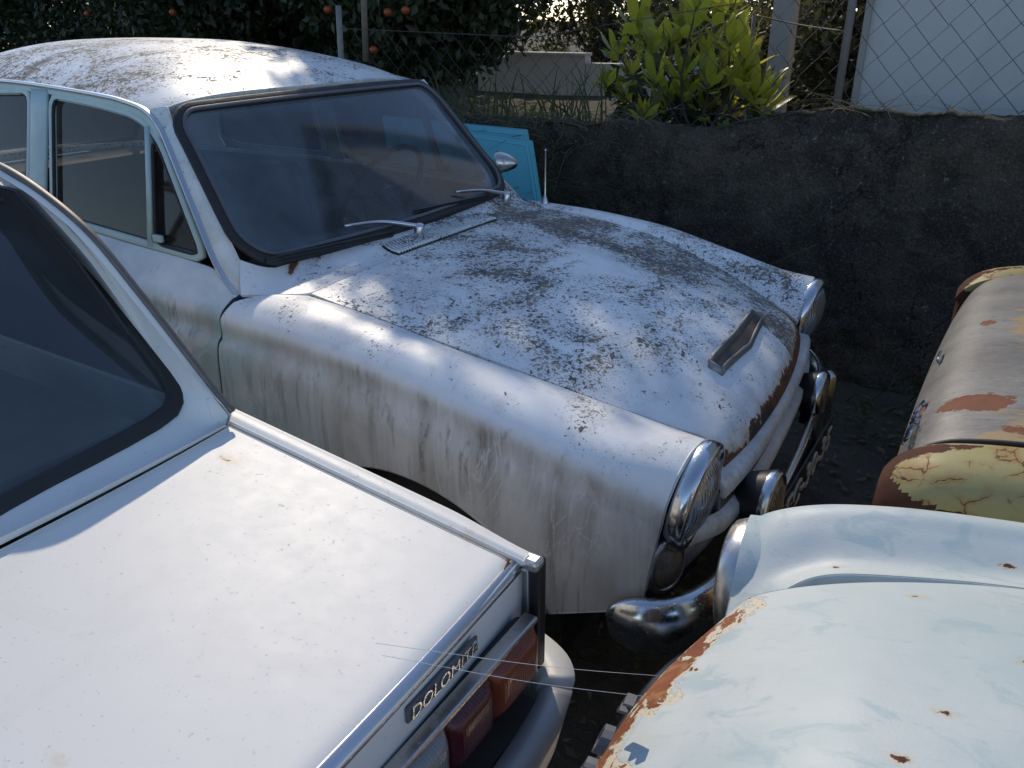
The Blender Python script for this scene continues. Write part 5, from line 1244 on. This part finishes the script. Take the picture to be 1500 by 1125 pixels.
ri = np.random.default_rng(66); pc = np.array([ony((p_, q_), 2.5+ri.uniform(-.1, .3)) for p_, q_ in zip(ri.uniform(895, 1115, 260), 178-80*ri.random(260)**1.8)]); V, F = leaf_cloud(pc, .16, .06, .1, ri); fast_mesh('inner_leaves', V, F, LOQUAT_DARK, LQ, 'stuff')
# weeds: tall blades on the wall and dry grass hanging over its face
def blades(name, roots, h, w_, mat, lean, rng, kind='stuff', curl=.5):
    n = len(roots); V = []; F = []; seg = 5
    for i, p in enumerate(roots):
        d = np.array([rng.normal(0, lean), rng.normal(0, lean), 1.0]); d = _n(d); H = h*rng.uniform(.5, 1.25); bend = _n(np.array([d[0]+rng.normal(0, .3), d[1]+rng.normal(0, .3)-.15, 0]))*curl*rng.uniform(.3, 1.5); s = _n(np.cross(d, [rng.normal(), rng.normal(), 0.])); b = len(V)
        for k in range(seg+1):
            t = k/seg; c = p+d*H*t+bend*H*t*t-np.array([0, 0, H*.45*curl*t**3]); ww = w_*(1-t**1.5)*.5+.0006; V += [c-s*ww, c+s*ww]
        for k in range(seg): F.append((b+2*k, b+2*k+1, b+2*k+3, b+2*k+2))
    return np.array(V), F
def grass(name, roots, h, w_, mat, lean, seed, curl, label):
    V, F = blades(name, roots, h, w_, mat, lean, np.random.default_rng(seed), curl=curl); o_ = mesh(name, V, F, mat, None, smooth=True, kind='stuff'); return tag(o_, label, 'grass')
r = np.random.default_rng(9)
def on_top(n, x0, x1, y0=1.80, y1=2.1): x = r.uniform(x0, x1, n); return np.c_[x, r.uniform(y0, y1, n), wtop(x)-.02]
grass('tall_weeds', np.vstack([on_top(70, -1.75, -.85), on_top(50, -3.4, -1.7)]), .32, .011, GRASSG, .28, 1, .35, 'tall green weed blades sprouting on the wall left of the bush')
grass('dry_grass', np.vstack([on_top(260, -2.6, -.4, 1.72, 1.85), on_top(60, -.4, 1.4, 1.76, 1.85)*[1, 1, 1]]), .17, .004, GRASSD, .5, 2, 1.2, 'thin dry grass along the top of the dark wall')
x = r.uniform(-1.9, -.5, 170); hang = np.c_[x, np.full(170, 1.715), r.uniform(.60, 1.05, 170)]
grass('hanging_grass', hang, .26, .005, GRASSG, .7, 3, 1.9, 'tangled grass hanging down the dark wall behind the aqua panels')
r2 = np.random.default_rng(31); low = np.c_[r2.uniform(-1.8, 1.2, 500), r2.uniform(1.1, 1.72, 500), np.zeros(500)]
grass('yard_weeds', low, .22, .006, GRASSG, .5, 4, 1.0, 'low weeds at the foot of the wall behind the cars')
clov = np.c_[r2.uniform(-2.2, .1, 1500), r2.uniform(1.95, 3.2, 1500), .80+np.abs(r2.normal(0, .10, 1500))]; V, F = leaf_cloud(clov, .05, .035, -.5, r2); tag(fast_mesh('ground_cover', V, F, make_leaf('clover_leaf', (.08, .12, .02), (.13, .16, .03), (.5, .5, .06), .5), None, 'stuff'), 'yellow-green ground cover growing behind the wall', 'ground cover')
rl = np.random.default_rng(88); lt = np.c_[rl.uniform(.2, 1.05, 700), rl.uniform(-1.4, 1.6, 700), np.full(700, .004)+rl.uniform(0, .012, 700)]; V, F = leaf_cloud(lt, .045, .028, .0, rl); V[:, 2] = .004+np.abs(V[:, 2]-.01)*.35; tag(fast_mesh('leaf_litter', V, F, GRASSD, None, 'stuff'), 'dry leaf litter on the ground in the gap between the cars', 'leaf litter')
# dry twig over the far wing
q = np.array([ony(p, 1.45) for p in ((1128, 388), (1155, 376), (1180, 366), (1196, 358))]); o_ = tube('dry_twig', catmull(q, 4), .0022, GRASSD, None, 5); tag(o_, 'pale dry twig sticking out above the far front wing', 'twig')
# fallen leaf on the scuttle
lv = np.array([(-.5, 0, 0), (-.2, .32, .12), (.2, .28, .05), (.55, 0, .1), (.2, -.3, .15), (-.2, -.33, .06)])*.026; c0 = onz((673, 321), .945); o_ = mesh('fallen_leaf', lv+c0+[0, 0, .004], [(0, 1, 4, 5), (1, 2, 3, 4)], LEAFB, None, False); tag(o_, 'curled brown leaf lying on the scuttle of the speckled car', 'leaf')
# spider threads between the cars
SP = []
for p, q, dp, dq in (((550, 942), (990, 992), ('x', .64), ('x', .83)), ((560, 960), (960, 1022), ('x', .63), ('x', .84))):
    A = onx(p, dp[1]); B = onx(q, dq[1]); m_ = lerp(A, B, .5)-np.array([0, 0, .006]); o_ = tube('spider_thread', catmull(np.array([A, m_, B]), 5), .00035, SILK, None, 4, up=(0, 0, 1))
    tag(o_, ['upper', 'lower'][len(SP)]+' spider thread stretched from the white tail lamp to the rusty bonnet', 'thread', 'spider threads'); SP.append(o_)
print('leaves', cnt)
